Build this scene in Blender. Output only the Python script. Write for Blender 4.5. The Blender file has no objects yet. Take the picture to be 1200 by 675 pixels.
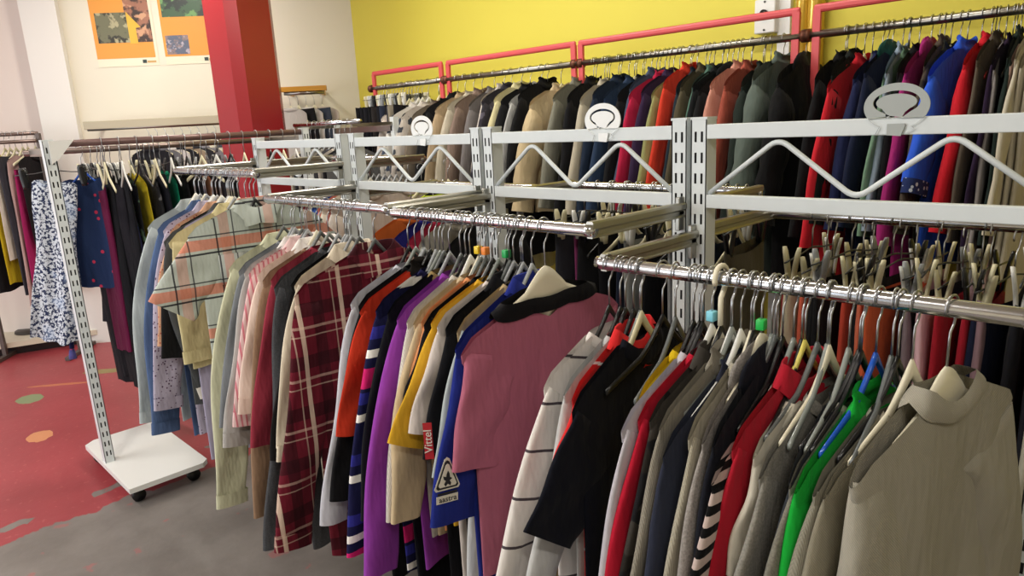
import bpy, bmesh, math, random
from math import sin, cos, pi, radians, sqrt, exp
from mathutils import Vector, Matrix
S = bpy.context.scene
C = S.collection
# ------------------------------------------------------------------ camera
FP = 825.7213513; CX, CY, EYE = 600.0, 337.5, 1.62
def _r(x, y):
    v = Vector((x-CX, -(y-CY), -FP)); v.normalize(); return v
_mx = -_r(-235, 186); _my = _r(1460, 98); _mz = _mx.cross(_my); _mz.normalize(); _my = _mz.cross(_mx)
ROT = Matrix((_mx, _my, _mz))           # world = ROT @ camera coordinates
cam = bpy.data.cameras.new('camera'); co = bpy.data.objects.new('camera', cam); C.objects.link(co)
cam.sensor_width = 36; cam.lens = FP*36/1200; cam.clip_start = .02
co.matrix_world = Matrix.Translation((0, 0, EYE)) @ ROT.to_4x4()
S.camera = co
def at(px, py, X=None, Y=None, Z=None):  # the point of a world plane seen at a pixel of the 1200x675 frame
    d = ROT @ Vector((px-CX, -(py-CY), -FP))
    t = X/d[0] if X is not None else Y/d[1] if Y is not None else (Z-EYE)/d[2]
    return Vector((0, 0, EYE)) + d*t
# ------------------------------------------------------------------ object helpers
def obj(name, bm, mat, parent=None, smooth=True, kind=None, label=None, loc=None):
    me = bpy.data.meshes.new(name)
    if isinstance(bm, bmesh.types.BMesh):
        bm.to_mesh(me); bm.free()
    else: me = bm
    if smooth:
        for p in me.polygons: p.use_smooth = True
    if mat and not me.materials: me.materials.append(mat)
    o = bpy.data.objects.new(name, me); C.objects.link(o)
    if parent: o.parent = parent
    if kind: o['kind'] = kind
    if label: o['label'] = label
    if loc: o.location = loc
    return o
def thing(name, label, cat, loc=(0,0,0), rz=0, group=None):
    o = bpy.data.objects.new(name, None); C.objects.link(o)
    o.empty_display_size = .05
    o.location = loc; o.rotation_euler = (0, 0, rz); o['label'] = label; o['category'] = cat
    if group: o['group'] = group
    return o
def tag(o, label, cat, group=None):
    o['label'] = label; o['category'] = cat
    if group: o['group'] = group
    return o
def copy_tree(o, parent=None):
    c = o.copy(); C.objects.link(c); c.parent = parent
    for ch in o.children: copy_tree(ch, c)
    return c
def box(bm, x0, x1, y0, y1, z0, z1, bev=0):
    r = bmesh.ops.create_cube(bm, size=1)
    for v in r['verts']:
        v.co = Vector((x0+(x1-x0)*(v.co.x+.5), y0+(y1-y0)*(v.co.y+.5), z0+(z1-z0)*(v.co.z+.5)))
    if bev:
        es = list({e for v in r['verts'] for e in v.link_edges})
        bmesh.ops.bevel(bm, geom=es, offset=bev, segments=2, affect='EDGES', profile=.5)
    return bm
def tube(bm, pts, r, n=8, cap=True):
    pts = [Vector(p) for p in pts]; rings = []
    up = None
    for i, p in enumerate(pts):
        t = (pts[min(i+1, len(pts)-1)] - pts[max(i-1, 0)]).normalized()
        if up is None:
            up = t.orthogonal().normalized()
        up = (up - t*up.dot(t)).normalized()
        s = t.cross(up); rr = r[i] if isinstance(r, (list, tuple)) else r
        rings.append([bm.verts.new(p + (up*cos(2*pi*k/n) + s*sin(2*pi*k/n))*rr) for k in range(n)])
    for a, b in zip(rings, rings[1:]):
        for k in range(n):
            bm.faces.new((a[k], a[(k+1)%n], b[(k+1)%n], b[k]))
    if cap:
        bm.faces.new(rings[0][::-1]); bm.faces.new(rings[-1])
    return bm
def loft(bm, rings, closed=True, cap0=False, cap1=False):
    vs = [[bm.verts.new(p) for p in r] for r in rings]
    n = len(vs[0])
    for a, b in zip(vs, vs[1:]):
        for k in range(n if closed else n-1):
            bm.faces.new((a[k], a[(k+1)%n], b[(k+1)%n], b[k]))
    if cap0: bm.faces.new(vs[0][::-1])
    if cap1: bm.faces.new(vs[-1])
    return bm
def prism(bm, pts, axis, a, b):
    """extrude a 2D outline between a and b along an axis"""
    def P(u, v, w):
        return {'x': (w, u, v), 'y': (u, w, v), 'z': (u, v, w)}[axis]
    A = [bm.verts.new(P(u, v, a)) for u, v in pts]; B = [bm.verts.new(P(u, v, b)) for u, v in pts]
    n = len(pts)
    for k in range(n): bm.faces.new((A[k], A[(k+1)%n], B[(k+1)%n], B[k]))
    bm.faces.new(A[::-1]); bm.faces.new(B)
    bmesh.ops.recalc_face_normals(bm, faces=bm.faces)
    return bm
# ------------------------------------------------------------------ materials
def srgb(h):
    if isinstance(h, str):
        h = h.lstrip('#'); c = [int(h[i:i+2], 16)/255 for i in (0, 2, 4)]
    else: c = h
    return tuple((x/12.92 if x <= .04045 else ((x+.055)/1.055)**2.4) for x in c) + (1,)
_mats = {}
class NT:
    def __init__(s, name):
        s.m = bpy.data.materials.new(name); s.m.use_nodes = True; s.t = s.m.node_tree
        s.b = s.t.nodes['Principled BSDF']; s.tc = s.t.nodes.new('ShaderNodeTexCoord')
    def n(s, t, **k):
        o = s.t.nodes.new(t)
        for a, v in k.items(): setattr(o, a, v)
        return o
    def l(s, a, b): s.t.links.new(a, b)
    def math(s, op, a, b=None, c=None):
        o = s.n('ShaderNodeMath', operation=op)
        for i, v in enumerate((a, b, c)):
            if v is None: continue
            if isinstance(v, (int, float)): o.inputs[i].default_value = v
            else: s.l(v, o.inputs[i])
        return o.outputs[0]
    def mix(s, f, a, b):
        o = s.n('ShaderNodeMix', data_type='RGBA')
        for i, v in ((0, f), (6, a), (7, b)):
            if isinstance(v, (tuple, float, int)): o.inputs[i].default_value = v
            else: s.l(v, o.inputs[i])
        return o.outputs[2]
    def noise(s, scale, detail=3, vec=None, rough=.5):
        o = s.n('ShaderNodeTexNoise'); o.inputs['Scale'].default_value = scale
        o.inputs['Detail'].default_value = detail; o.inputs['Roughness'].default_value = rough
        s.l(vec or s.tc.outputs['Object'], o.inputs['Vector']); return o.outputs['Fac']
    def ramp(s, f, p0, p1):
        o = s.n('ShaderNodeMapRange'); s.l(f, o.inputs[0]); o.inputs[1].default_value = p0; o.inputs[2].default_value = p1
        o.interpolation_type = 'SMOOTHSTEP'; return o.outputs[0]
    def bump(s, h, strength, dist=.01, prev=None):
        o = s.n('ShaderNodeBump'); o.inputs['Strength'].default_value = strength; o.inputs['Distance'].default_value = dist
        s.l(h, o.inputs['Height'])
        if prev: s.l(prev, o.inputs['Normal'])
        return o.outputs[0]
    def xyz(s):
        o = s.n('ShaderNodeSeparateXYZ'); s.l(s.tc.outputs['Object'], o.inputs[0]); return o.outputs
def simple(name, col, rough=.5, metal=0, bumps=None, spec=.5, emit=0, trans=0):
    key = (name, str(col), rough, metal)
    if key in _mats: return _mats[key]
    t = NT(name); t.b.inputs['Base Color'].default_value = srgb(col)
    t.b.inputs['Roughness'].default_value = rough; t.b.inputs['Metallic'].default_value = metal
    t.b.inputs['Specular IOR Level'].default_value = spec
    if emit:
        t.b.inputs['Emission Color'].default_value = srgb(col); t.b.inputs['Emission Strength'].default_value = emit
    if bumps:
        f = t.noise(bumps[0], 4); t.l(t.bump(f, bumps[1], .005), t.b.inputs['Normal'])
        c = t.noise(bumps[0]*.3, 3)
        cc = srgb(col); t.l(t.mix(c, tuple(x*.93 for x in cc[:3])+(1,), tuple(min(1, x*1.05) for x in cc[:3])+(1,)), t.b.inputs['Base Color'])
    _mats[key] = t.m; return t.m
def cloth(col, pat=None, col2=None, rough=.85, k=1.0):
    key = ('cloth', str(col), str(pat), str(col2), k)
    if key in _mats: return _mats[key]
    t = NT('fabric'); base = srgb(col); b = t.b
    b.inputs['Roughness'].default_value = rough; b.inputs['Specular IOR Level'].default_value = .15
    b.inputs['Sheen Weight'].default_value = .03; b.inputs['Sheen Roughness'].default_value = .5
    X, Y, Z = t.xyz()
    out = base
    c2 = srgb(col2) if col2 else (.02, .02, .02, 1)
    def band(coord, period, off, w):
        v = t.math('MODULO', t.math('ADD', coord, off+100*period), period)
        return t.math('LESS_THAN', t.math('ABSOLUTE', t.math('SUBTRACT', v, period/2)), w/2)
    normal = None
    if pat == 'stripes':
        out = t.mix(band(Z, .03*k, 0, .014*k), base, c2)
    elif pat == 'pinstripes':
        out = t.mix(band(Y, .016*k, 0, .006*k), base, c2)
    elif pat == 'trimstripes':
        out = t.mix(band(t.math('ADD', Z, t.math('MULTIPLY', Y, .3)), .1*k, .02, .006), base, c2)
    elif pat == 'blocks':
        out = t.mix(band(Z, .16, .05, .03), base, c2)
        out = t.mix(band(Z, .16, .10, .02), out, srgb('#e8e4e0'))
        out = t.mix(band(Z, .48, .0, .05), out, srgb('#c8206a'))
    elif pat == 'checks':
        out = t.mix(band(Z, .11, .0, .05), base, c2); out = t.mix(band(Y, .11, 0, .045), out, srgb('#1a0508'))
    elif pat == 'plaid_light':
        for (cc, per, off, w, cl, al) in ((Z, .165, .043, .038, '#c8765c', .8), (Y, .165, .05, .036, '#c8765c', .42),
                                           (Z, .165, .075, .007, '#2a2a30', .95), (Z, .165, .012, .005, '#3a3a40', .9),
                                           (Y, .165, .082, .006, '#2a2a30', .9), (Y, .165, .018, .005, '#33333a', .85)):
            m = t.math('MULTIPLY', band(cc, per, off, w), al); out = t.mix(m, out, srgb(cl))
    elif pat == 'plaid_red':
        for (cc, per, off, w, cl, al) in ((Z, .15, .06, .04, '#2a0a12', .7), (Y, .13, .02, .035, '#2a0a12', .65),
                                           (Z, .15, .11, .008, '#d8b8a8', .4), (Y, .13, .075, .013, '#e0c8b4', .7),
                                           (Z, .15, .135, .004, '#e0c8b4', .35), (Y, .13, .10, .004, '#e0c8b4', .4)):
            m = t.math('MULTIPLY', band(cc, per, off, w), al); out = t.mix(m, out, srgb(cl))
    elif pat in ('dots', 'smalldots', 'dots_fine'):
        v = t.n('ShaderNodeTexVoronoi'); v.inputs['Scale'].default_value = 17 if pat == 'dots' else 45 if pat == 'dots_fine' else 70
        v.inputs['Randomness'].default_value = .8
        t.l(t.tc.outputs['Object'], v.inputs['Vector'])
        out = t.mix(t.math('LESS_THAN', v.outputs['Distance'], .16 if pat == 'dots' else .3 if pat == 'dots_fine' else .22), base, c2)
    elif pat == 'floral':
        f = t.noise(75, 4, rough=.65); out = t.mix(t.ramp(f, .49, .53), base, c2)
        g = t.noise(9, 2); out = t.mix(t.math('MULTIPLY', t.ramp(g, .55, .65), .35), out, srgb('#9fb4d8'))
    elif pat == 'print':
        f = t.noise(14, 2); out = t.mix(t.ramp(f, .56, .6), base, c2)
    elif pat == 'camo':
        f = t.noise(10, 2); out = t.mix(t.ramp(f, .5, .53), base, c2)
        g = t.noise(17, 2); out = t.mix(t.ramp(g, .55, .58), out, srgb('#17171a'))
    elif pat == 'marl':
        f = t.noise(260, 2); out = t.mix(t.ramp(f, .3, .7), tuple(x*.8 for x in base[:3])+(1,), tuple(min(1, x*1.15) for x in base[:3])+(1,))
    elif pat == 'denim':
        f = t.noise(9, 4); out = t.mix(f, tuple(x*.75 for x in base[:3])+(1,), tuple(min(1, x*1.35) for x in base[:3])+(1,))
    if pat in ('rib', 'knit'):
        w = t.n('ShaderNodeTexWave', wave_type='BANDS', bands_direction='Y' if pat == 'rib' else 'DIAGONAL')
        w.inputs['Scale'].default_value = 100 if pat == 'rib' else 150; w.inputs['Distortion'].default_value = .6
        t.l(t.tc.outputs['Object'], w.inputs['Vector'])
        normal = t.bump(w.outputs['Fac'], .35, .003)
        out = t.mix(w.outputs['Fac'], tuple(x*.82 for x in base[:3])+(1,), base)
    mp = t.n('ShaderNodeMapping'); mp.inputs['Scale'].default_value = (1, 1, .35); t.l(t.tc.outputs['Object'], mp.inputs['Vector'])
    wr = t.noise(13, 3, mp.outputs[0], .55)
    normal = t.bump(wr, .6, .03, normal)
    fi = t.noise(420, 2); normal = t.bump(fi, .25, .001, normal)
    t.l(normal, b.inputs['Normal'])
    if isinstance(out, tuple): b.inputs['Base Color'].default_value = out
    else: t.l(out, b.inputs['Base Color'])
    _mats[key] = t.m; return t.m
M_CHROME = simple('chrome', '#d8d8dc', .16, 1)
M_WIRE = simple('hook_wire', '#b4b6ba', .28, 1)
M_BRACKET = simple('bracket_steel', '#b0aea6', .3, 1)
M_RACK = simple('rack_paint', '#d4dadc', .42, 0, (60, .05))
M_WHITEP = simple('white_painted_metal', '#e4e4e2', .35)
M_DARK = simple('dark_plastic', '#131315', .3)
M_GREYP = simple('grey_plastic', '#5c6060', .3)
M_SILVERP = simple('silver_grey_plastic', '#94979a', .35)
M_IVORY = simple('ivory_plastic', '#d6cfae', .4)
M_CREAMP = simple('cream_plastic', '#ded7c0', .35)
M_WHITEPL = simple('white_plastic', '#dcdcd8', .3)
M_YELLOWP = simple('yellow_plastic', '#d6c864', .3)
M_BLUEP = simple('blue_plastic', '#1c4fae', .2)
M_REDP = simple('red_plastic', '#c03430', .3)
M_WOOD = simple('varnished_wood', '#a86c34', .35, 0, (30, .1))
M_CLEAR = simple('smoky_plastic', '#878c88', .12)
# ------------------------------------------------------------------ garments (local frame: y along the hanger, z up from the neck, x the front)
def body_mesh(W=.22, L=.68, slope=.42, t=.014, flare=.05, seed=0, neck=.075, wave=.008, N=44, M=18, puff=0, waist=0, scoop=.0, split=0, hem=.01, nar=.12, wseed=None):
    rnd = random.Random(seed); wr = random.Random(wseed) if wseed is not None else rnd; k1 = wr.uniform(2, 3.5); p1 = wr.uniform(0, 6.28); k2 = wr.uniform(4.5, 7); p2 = wr.uniform(0, 6.28); p3 = wr.uniform(0, 6.28); ph = rnd.uniform(0, 6.28)
    rings = []
    for j in range(M+1):
        v = j/M; row = []
        vv = v**1.15
        w = W*(1 - nar*min(1, max(0, v-.04)/.16)**1.0 + flare*v - waist*exp(-((v-.45)/.2)**2))
        if v > .02: w *= 1
        for i in range(N):
            a = 2*pi*i/N; c = cos(a); s = sin(a)
            y = w*(abs(c)**.85)*(1 if c >= 0 else -1)
            ay = abs(y)
            zt = -slope*max(0, ay-neck) - .5*max(0, ay-W*.86)
            if ay < neck: zt = -(scoop if s > 0 else .008)*(1-(ay/neck)**2)
            z = (1-vv)*zt + vv*(-L + hem*sin(y/W*2.2+ph) + hem*.6*sin(y/W*7+ph*2))
            th = .65*t + .35*t*min(1, v*5.0)
            if puff:
                th *= .45 + .75*abs(sin(pi*(z)/puff))**.5
            th *= (1+.2*sin(k2*y/W+ph)*v)
            cx = wave*(v**.7)*(sin(k1*y/W+p1+v*1.3) + .55*sin(k2*y/W*1.4+p2-v*1.1)) + wave*.5*sin(v*5+p3)*v
            if split and v > .3: th *= 1 - .85*exp(-(y/(W*.1))**2)
            x = cx + th*(abs(s)**.7)*(1 if s >= 0 else -1)
            row.append((x, y, z))
        rings.append(row)
    bm = bmesh.new(); loft(bm, rings)
    # the hem turned inwards so the cloth has an edge
    bm.verts.ensure_lookup_table()
    return bm
def sleeve_mesh(side=1, W=.22, drop=.065, a0=40, a1=9, L=.56, r0=.085, r1=.05, t=.018, seed=0, puff=0, bend=0, N=18, M=18, xoff=0, slouch=0, a0len=.18):
    rnd = random.Random(seed*7+side+3); p1 = rnd.uniform(0, 6.28); p2 = 1.0; b1 = rnd.uniform(-5, 5)
    y, z = W-.012, -drop+.004; x = 0; rings = []; ds = L/M
    for j in range(M+1):
        s = j/M; d = s*L
        a = a1 + (a0-a1)*exp(-d/a0len) + bend*sin(pi*s*1.3) + b1*sin(pi*s*2)*(1 if L > .4 else .3)
        ar = radians(a)
        if j: y += sin(ar)*ds; z -= cos(ar)*ds
        r = r0 + (r1-r0)*s**.8; r *= 1+.04*sin(s*17+p1)
        # inward normal of the outer edge
        ny, nz = -cos(ar), -sin(ar)
        th = t*(.5+.5*min(1, s*4))*(1 - .25*s)
        if puff: th *= .55 + .65*abs(sin(pi*d/puff))**.5
        cx = xoff*s + .007*sin(s*4.3+p2)*s
        row = []
        for i in range(N):
            an = 2*pi*i/N; c = cos(an); q = sin(an)
            u = r*(1+(abs(c)**.8)*(1 if c > 0 else -1))       # 0..2r from the outer edge
            fold = .004*sin(u/r*3+s*9+p1)
            row.append(((cx + th*(abs(q)**.7)*(1 if q > 0 else -1)+fold), side*(y+ny*u), z+nz*u))
        rings.append(row)
    if side < 0: rings = [r[::-1] for r in rings]
    bm = bmesh.new(); loft(bm, rings, cap0=True); return bm
def ring_pts(ry, rx, z, n=28, gap=0, zf=0, x0=0):
    out = []
    for i in range(n):
        a = 2*pi*i/n
        f = max(0, cos(a))   # front (+x)
        out.append((x0+rx*cos(a), ry*sin(a), z - zf*f**2))
    return out
def collar_polo(h=.022, ry=.062, rx=.015, flap=.04, point=.03):
    rings = [ring_pts(ry, rx, -.012, zf=.03), ring_pts(ry+.001, rx+.002, h, zf=.035), ring_pts(ry+.004, rx+.006, h+.002, zf=.037)]
    n = 28; r = []
    for i in range(n):
        a = 2*pi*i/n; f = max(0, cos(a)); g = exp(-((abs(a-pi)-pi*.86)/.28)**2)
        r.append(((rx+.008+.006*f)*cos(a), (ry+.036)*sin(a)*(1 if f < .9 else 1.5), h-flap*(1-.2*abs(sin(a))) - .05*f**2 - point*g*.8))
    rings.append(r)
    bm = bmesh.new(); loft(bm, rings); return bm
def collar_crew(band=.02, ry=.08, rx=.02, zf=.035):
    bm = bmesh.new(); rings = []
    for k in range(7):
        f = k/6; rings.append(ring_pts(ry-.012+.014*f+.004*sin(pi*f), rx-.004+.004*f+.003*sin(pi*f), .006-band*f*1.0, zf=zf))
    loft(bm, rings); return bm
def collar_wide(band=.045, W=.12, slope=.36, seed=0, t=.012, lift=.008):
    """a broad band lying on the shoulders round the neck"""
    rings = []
    for k in range(6):
        f = k/5; row = []
        for i in range(36):
            a = 2*pi*i/36; y = (W-.03+.035*f)*sin(a); c = cos(a)
            sag = .036*(1-(abs(sin(a)))**2) if c > 0 else .012*(1-abs(sin(a))**2)
            z = -slope*max(0, abs(y)-.06) - sag*(1) - band*f*(abs(c)**.5) + lift
            row.append(((t*(.9+.35*sin(pi*f*.8)))*(abs(c)**.3)*(1 if c > 0 else -1), y, z))
        rings.append(row)
    bm = bmesh.new(); loft(bm, rings); return bm
def collar_high(h=.045, ry=.07, rx=.02, seed=0):
    rings = []
    for k in range(8):
        f = k/7; b = .006*sin(pi*f*2)
        rings.append([(x, y, z+.006*sin(i*.9+seed)*f) for i, (x, y, z) in enumerate(ring_pts(ry+b+.012*(1-f), rx+b, -.02+h*f, zf=.02))])
    bm = bmesh.new(); loft(bm, rings); return bm
def hood_mesh(seed=0, s=1.0):
    rnd = random.Random(seed); bm = bmesh.new(); rings = []; p = rnd.uniform(0, 6)
    M = 12; N = 22
    for j in range(M+1):
        f = j/M; ph = pi*(.04+.92*f); row = []
        for i in range(N):
            a = 2*pi*i/N
            n = 1 + .10*sin(3*a+p+f*3)+.07*sin(5*a-p*2+f*7)
            row.append((-.004+s*.018*sin(ph)*cos(a)*n, s*.105*sin(ph)**.8*sin(a)*n, -.015+s*.05*cos(ph)*n - .02*max(0, cos(a))*sin(ph)))
        rings.append(row)
    loft(bm, rings, cap0=True, cap1=True); return bm
def cuff_mesh(side, W, drop, a1, L, r1, t, a0, a0len=.18, h=.05, N=18):
    # integrate the same outer edge as sleeve_mesh, then a short ring stack at the end
    y, z = W-.012, -drop+.004; M = 18; ds = L/M
    for j in range(1, M+1):
        d = j*ds; ar = radians(a1+(a0-a1)*exp(-d/a0len)); y += sin(ar)*ds; z -= cos(ar)*ds
    rings = []
    for k in range(4):
        q = k/3; yy = y+sin(ar)*(q*h-.012); zz = z-cos(ar)*(q*h-.012); ny, nz = -cos(ar), -sin(ar); row = []
        for i in range(N):
            an = 2*pi*i/N; c = cos(an); e = sin(an); u = r1*1.0*(1+1.06*(abs(c)**.8)*(1 if c > 0 else -1))
            row.append((t*.9*(abs(e)**.7)*(1 if e > 0 else -1), side*(yy+ny*u), zz+nz*u))
        rings.append(row if side > 0 else row[::-1])
    bm = bmesh.new(); loft(bm, rings); return bm
KIND = {  # name, category, default shape values
 'tee':    dict(name='t_shirt', cat='t-shirt', W=.22, L=.62, sl=(28, 12, .2, .085, .078), t=.012, collar='crew'),
 'polo':   dict(name='polo_shirt', cat='shirt', W=.22, L=.64, sl=(30, 12, .2, .085, .075), t=.012, collar='polo'),
 'shirt':  dict(name='button_shirt', cat='shirt', W=.22, L=.72, sl=(34, 9, .56, .08, .05), t=.012, collar='polo', cuffs=1),
 'ls':     dict(name='long_sleeved_top', cat='top', W=.22, L=.64, sl=(34, 9, .54, .075, .042), t=.012, collar='crew'),
 'sweater':dict(name='sweater', cat='sweater', W=.23, L=.66, sl=(34, 9, .56, .085, .048), t=.018, collar='crew'),
 'hoodie': dict(name='hoodie', cat='hoodie', W=.23, L=.66, sl=(34, 9, .56, .088, .05), t=.02, collar='hood'),
 'jacket': dict(name='jacket', cat='jacket', W=.235, L=.70, sl=(32, 10, .56, .09, .06), t=.024, collar='high'),
 'coat':   dict(name='coat', cat='coat', W=.235, L=.95, sl=(30, 9, .6, .09, .065), t=.024, collar='high', flare=.12),
 'puffer': dict(name='padded_jacket', cat='jacket', W=.24, L=.70, sl=(34, 10, .56, .095, .065), t=.034, collar='high', puff=.085),
 'tank':   dict(name='sleeveless_top', cat='top', W=.17, L=.62, sl=None, t=.01, collar='crew'),
 'dress':  dict(name='dress', cat='dress', W=.17, L=1.0, sl=None, t=.02, collar=None, flare=.35, wave=.02, waist=.15),
 'skirt':  dict(name='skirt', cat='skirt', W=.16, L=.55, sl=None, t=.018, collar=None, flare=.3, wave=.012, slope=0, neck=.2),
 'trousers': dict(name='trousers', cat='trousers', W=.16, L=.85, sl=None, t=.016, collar=None, flare=-.05, wave=.006, slope=0, neck=.2, split=1),
 'shorts': dict(name='shorts', cat='shorts', W=.17, L=.40, sl=None, t=.016, collar=None, flare=.1, wave=.008, slope=0, neck=.2, split=1),
}
ALL = []   # every garment: dict(root, desc, rail)
_seed = [10]
def garment(kind, pos, rz, desc, col, rail, group, pat=None, col2=None, scol=None, ccol=None, low=False, name=None, spat='same', short=None, cat=None, **kw):
    K = dict(KIND[kind]); K.update(kw); _seed[0] += 1; sd = K.get('seed', _seed[0])
    r = thing(name or K['name'], desc, cat or K['cat'], pos, rz, group)
    m = cloth(col, pat, col2, k=K.get('k', 1.0))
    N, Mr = (26, 11) if low else (44, 18)
    W = K['W']; slope = K.get('slope', .42); neck = K.get('neck', .075)
    obj('body' if K['cat'] not in ('trousers', 'shorts', 'skirt') else 'cloth_panel', body_mesh(W, K['L'], slope, K['t'], K.get('flare', .05), sd, neck, K.get('wave', .007), N, Mr, K.get('puff', 0), K.get('waist', 0), K.get('scoop', .03), K.get('split', 0), K.get('hem', .01), K.get('nar', .12 if K['sl'] else 0), K.get('wseed')), m, r)
    drop = slope*(W-neck) + .5*(W*.14)
    if K['sl']:
        a0, a1, L, r0, r1 = K['sl']; sm = cloth(scol or col, pat if spat == 'same' else spat, col2, k=K.get('k', 1.0))
        ts = K['t']*1.15
        for side in (-1, 1):
            obj('sleeve', sleeve_mesh(side, W, drop, a0, a1, L, r0, r1, ts, sd, K.get('puff', 0), K.get('bend', 0), 12 if low else 18, 10 if low else 18, K.get('xoff', 0), a0len=K.get('a0len', .18)), sm, r)
            if K.get('cuffs') and (not low or K['cuffs'] == 2):
                obj('cuff', cuff_mesh(side, W, drop, a1, L, r1, ts, a0, K.get('a0len', .18)), cloth(K.get('cuffcol', col), 'dots_fine' if K['cuffs'] == 2 else pat if 'cuffcol' not in K else None, '#c8d0e0' if K['cuffs'] == 2 else col2), r)
    cc = K['collar']; cm = cloth(ccol or col, pat if not ccol and pat in ('plaid_light', 'plaid_red', 'marl', 'rib', 'knit') else None, col2)
    if cc == 'polo': obj('collar', collar_polo(), cm, r)
    elif cc == 'crew': obj('collar', collar_crew(K.get('band', .02)), cm, r)
    elif cc == 'wide': obj('collar', collar_wide(K.get('band', .045), K.get('cw', .12), slope, t=K['t']*.8+.004, lift=K.get('lift', .008)), cm, r)
    elif cc == 'high': obj('collar', collar_high(K.get('ch', .045), seed=sd, rx=min(.024, K['t']*1.1)), cm, r)
    elif cc == 'hood': obj('hood', hood_mesh(sd, K.get('hs', 1)), cm, r)
    if K.get('roll'): r.rotation_euler.x = radians(K['roll'])
    ALL.append(dict(root=r, desc=desc, rail=rail, short=short or desc))
    return r
# ------------------------------------------------------------------ hangers (origin on the rail's axis)
def hook_bm(R=.0195, neck=-.088, n=6, r=.002):
    pts = []
    for k in range(15):
        a = radians(205 - k*(205+38)/14)
        pts.append((0, R*cos(a), R*sin(a)+.001))
    pts += [(0, .010, -.026), (0, .001, -.038), (0, 0, -.05), (0, 0, neck-.004)]
    bm = bmesh.new(); tube(bm, pts, r, n); return bm
def bar_bm(half=.165, h0=.018, h1=.014, thick=.010, z0=-.088, drop=.085, flat=0, n=21):
    rings = []
    for i in range(n):
        y = -half + 2*half*i/(n-1); u = min(1.0, abs(y)/half)
        ay = abs(y); zt = z0 - (.95*min(ay, .065) if not flat else 10*min(ay, .065)**2) - .47*max(0, ay-.065) - .012*min(1, ay/.04)
        h = h0*(1-u)**(1.6) + h1*u if flat else h1 + (h0-h1)*(1-u)**4
        hh = h/2; th = thick/2*(1-.3*u)
        row = [(th*cos(a)*(1.2 if flat else 1), y, zt-hh+hh*sin(a)) for a in [2*pi*k/10 for k in range(10)]]
        rings.append(row)
    bm = bmesh.new(); loft(bm, rings, cap0=True, cap1=True); return bm
ME_HOOK = obj('hook', hook_bm(), M_WIRE); _hm = ME_HOOK.data; bpy.data.objects.remove(ME_HOOK)
ME_HOOKB = obj('hook', hook_bm(r=.0018), M_DARK); _hmb = ME_HOOKB.data; bpy.data.objects.remove(ME_HOOKB)
_hooks = {'wire': _hm, 'black': _hmb}
_bars = {}
def bar_mesh(style):
    if style in _bars: return _bars[style]
    st = {'black': (M_DARK, {}), 'grey': (M_GREYP, {}), 'silver': (M_SILVERP, {}), 'clear': (M_CLEAR, {}), 'yellow': (M_YELLOWP, {}), 'blue': (M_BLUEP, {}),
          'white': (M_WHITEPL, dict(h0=.03, h1=.018)), 'cream': (M_CREAMP, dict(h0=.035, h1=.018)),
          'board': (M_CREAMP, dict(flat=1, h0=.15, h1=.02, thick=.012, half=.135)), 'wood': (M_WOOD, dict(flat=1, h0=.04, h1=.022, thick=.014)),
          'ivory': (M_IVORY, dict(h0=.03, h1=.02)), 'red': (M_REDP, {})}[style]
    o = obj('shoulder_bar', bar_bm(**st[1]), st[0]); me = o.data; bpy.data.objects.remove(o)
    _bars[style] = me; return me
COLN = {'black': 'black', 'grey': 'dark grey', 'silver': 'silver grey', 'clear': 'smoky grey', 'yellow': 'pale yellow', 'blue': 'bright blue', 'white': 'white', 'cream': 'cream',
        'board': 'pale flat-shouldered', 'wood': 'varnished wooden', 'ivory': 'ivory', 'red': 'red'}
HANG = []
CUBE = {}
def size_cube(r, col):
    if col not in CUBE:
        bm = bmesh.new(); box(bm, -.008, .008, -.009, .009, -.086, -.066, .002); CUBE[col] = get_me(obj('size_cube', bm, simple('size_cube_plastic', col, .35)))
    obj('size_cube', CUBE[col], None, r)
def get_me(o): me = o.data; bpy.data.objects.remove(o); return me
def hanger(style, pos, rz, label, group, scale=1, tilt=0):
    r = thing('clothes_hanger', label, 'hanger', pos, rz, group)
    obj('hook', _hooks['black' if style == 'red' else 'wire'], None, r); obj('shoulder_bar', bar_mesh(style), None, r)
    r.scale = (1, scale, 1)
    HANG.append(r); return r
M_CLIP = M_IVORY
def clip_bm(s=1.0):
    bm = bmesh.new()
    for sx in (-1, 1):
        rings = []
        for k in range(9):
            f = k/8; w = .011*s*(1-.75*abs(f-.45)**1.5)*(1 if f > .1 else .6); z = (.034 - .072*f)*s; x = sx*(.004 + .010*(1-f)**1.5)*s
            rings.append([(x+sx*.0035*s*cos(a), w*1.0*sin(a), z) for a in [2*pi*q/8 for q in range(8)]])
        loft(bm, rings, cap0=True, cap1=True)
    return bm
def get_me(o): me = o.data; bpy.data.objects.remove(o); return me
ME_CLIP = {k: get_me(obj('clip', clip_bm(1.45), m)) for k, m in (('ivory', M_IVORY), ('white', M_WHITEPL), ('black', M_DARK), ('grey', M_SILVERP))}
def barline():
    bm = bmesh.new(); tube(bm, [(0, -.17, -.105), (0, -.08, -.1), (0, -.015, -.09), (0, .015, -.09), (0, .08, -.1), (0, .17, -.105)], .0025, 6); return bm
ME_CBAR = get_me(obj('cross_bar', barline(), simple('dull_bar', '#4a4c4c', .4, .6)))
def clip_hanger(style, pos, rz, label, group, half=.13):
    r = thing('clip_hanger', label, 'hanger', pos, rz, group)
    obj('hook', _hooks['wire'], None, r); obj('cross_bar', ME_CBAR, None, r)
    for s in (-1, 1):
        o = obj('clip', ME_CLIP[style], None, r, loc=(0, s*half, -.118))
    HANG.append(r); return r
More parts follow.
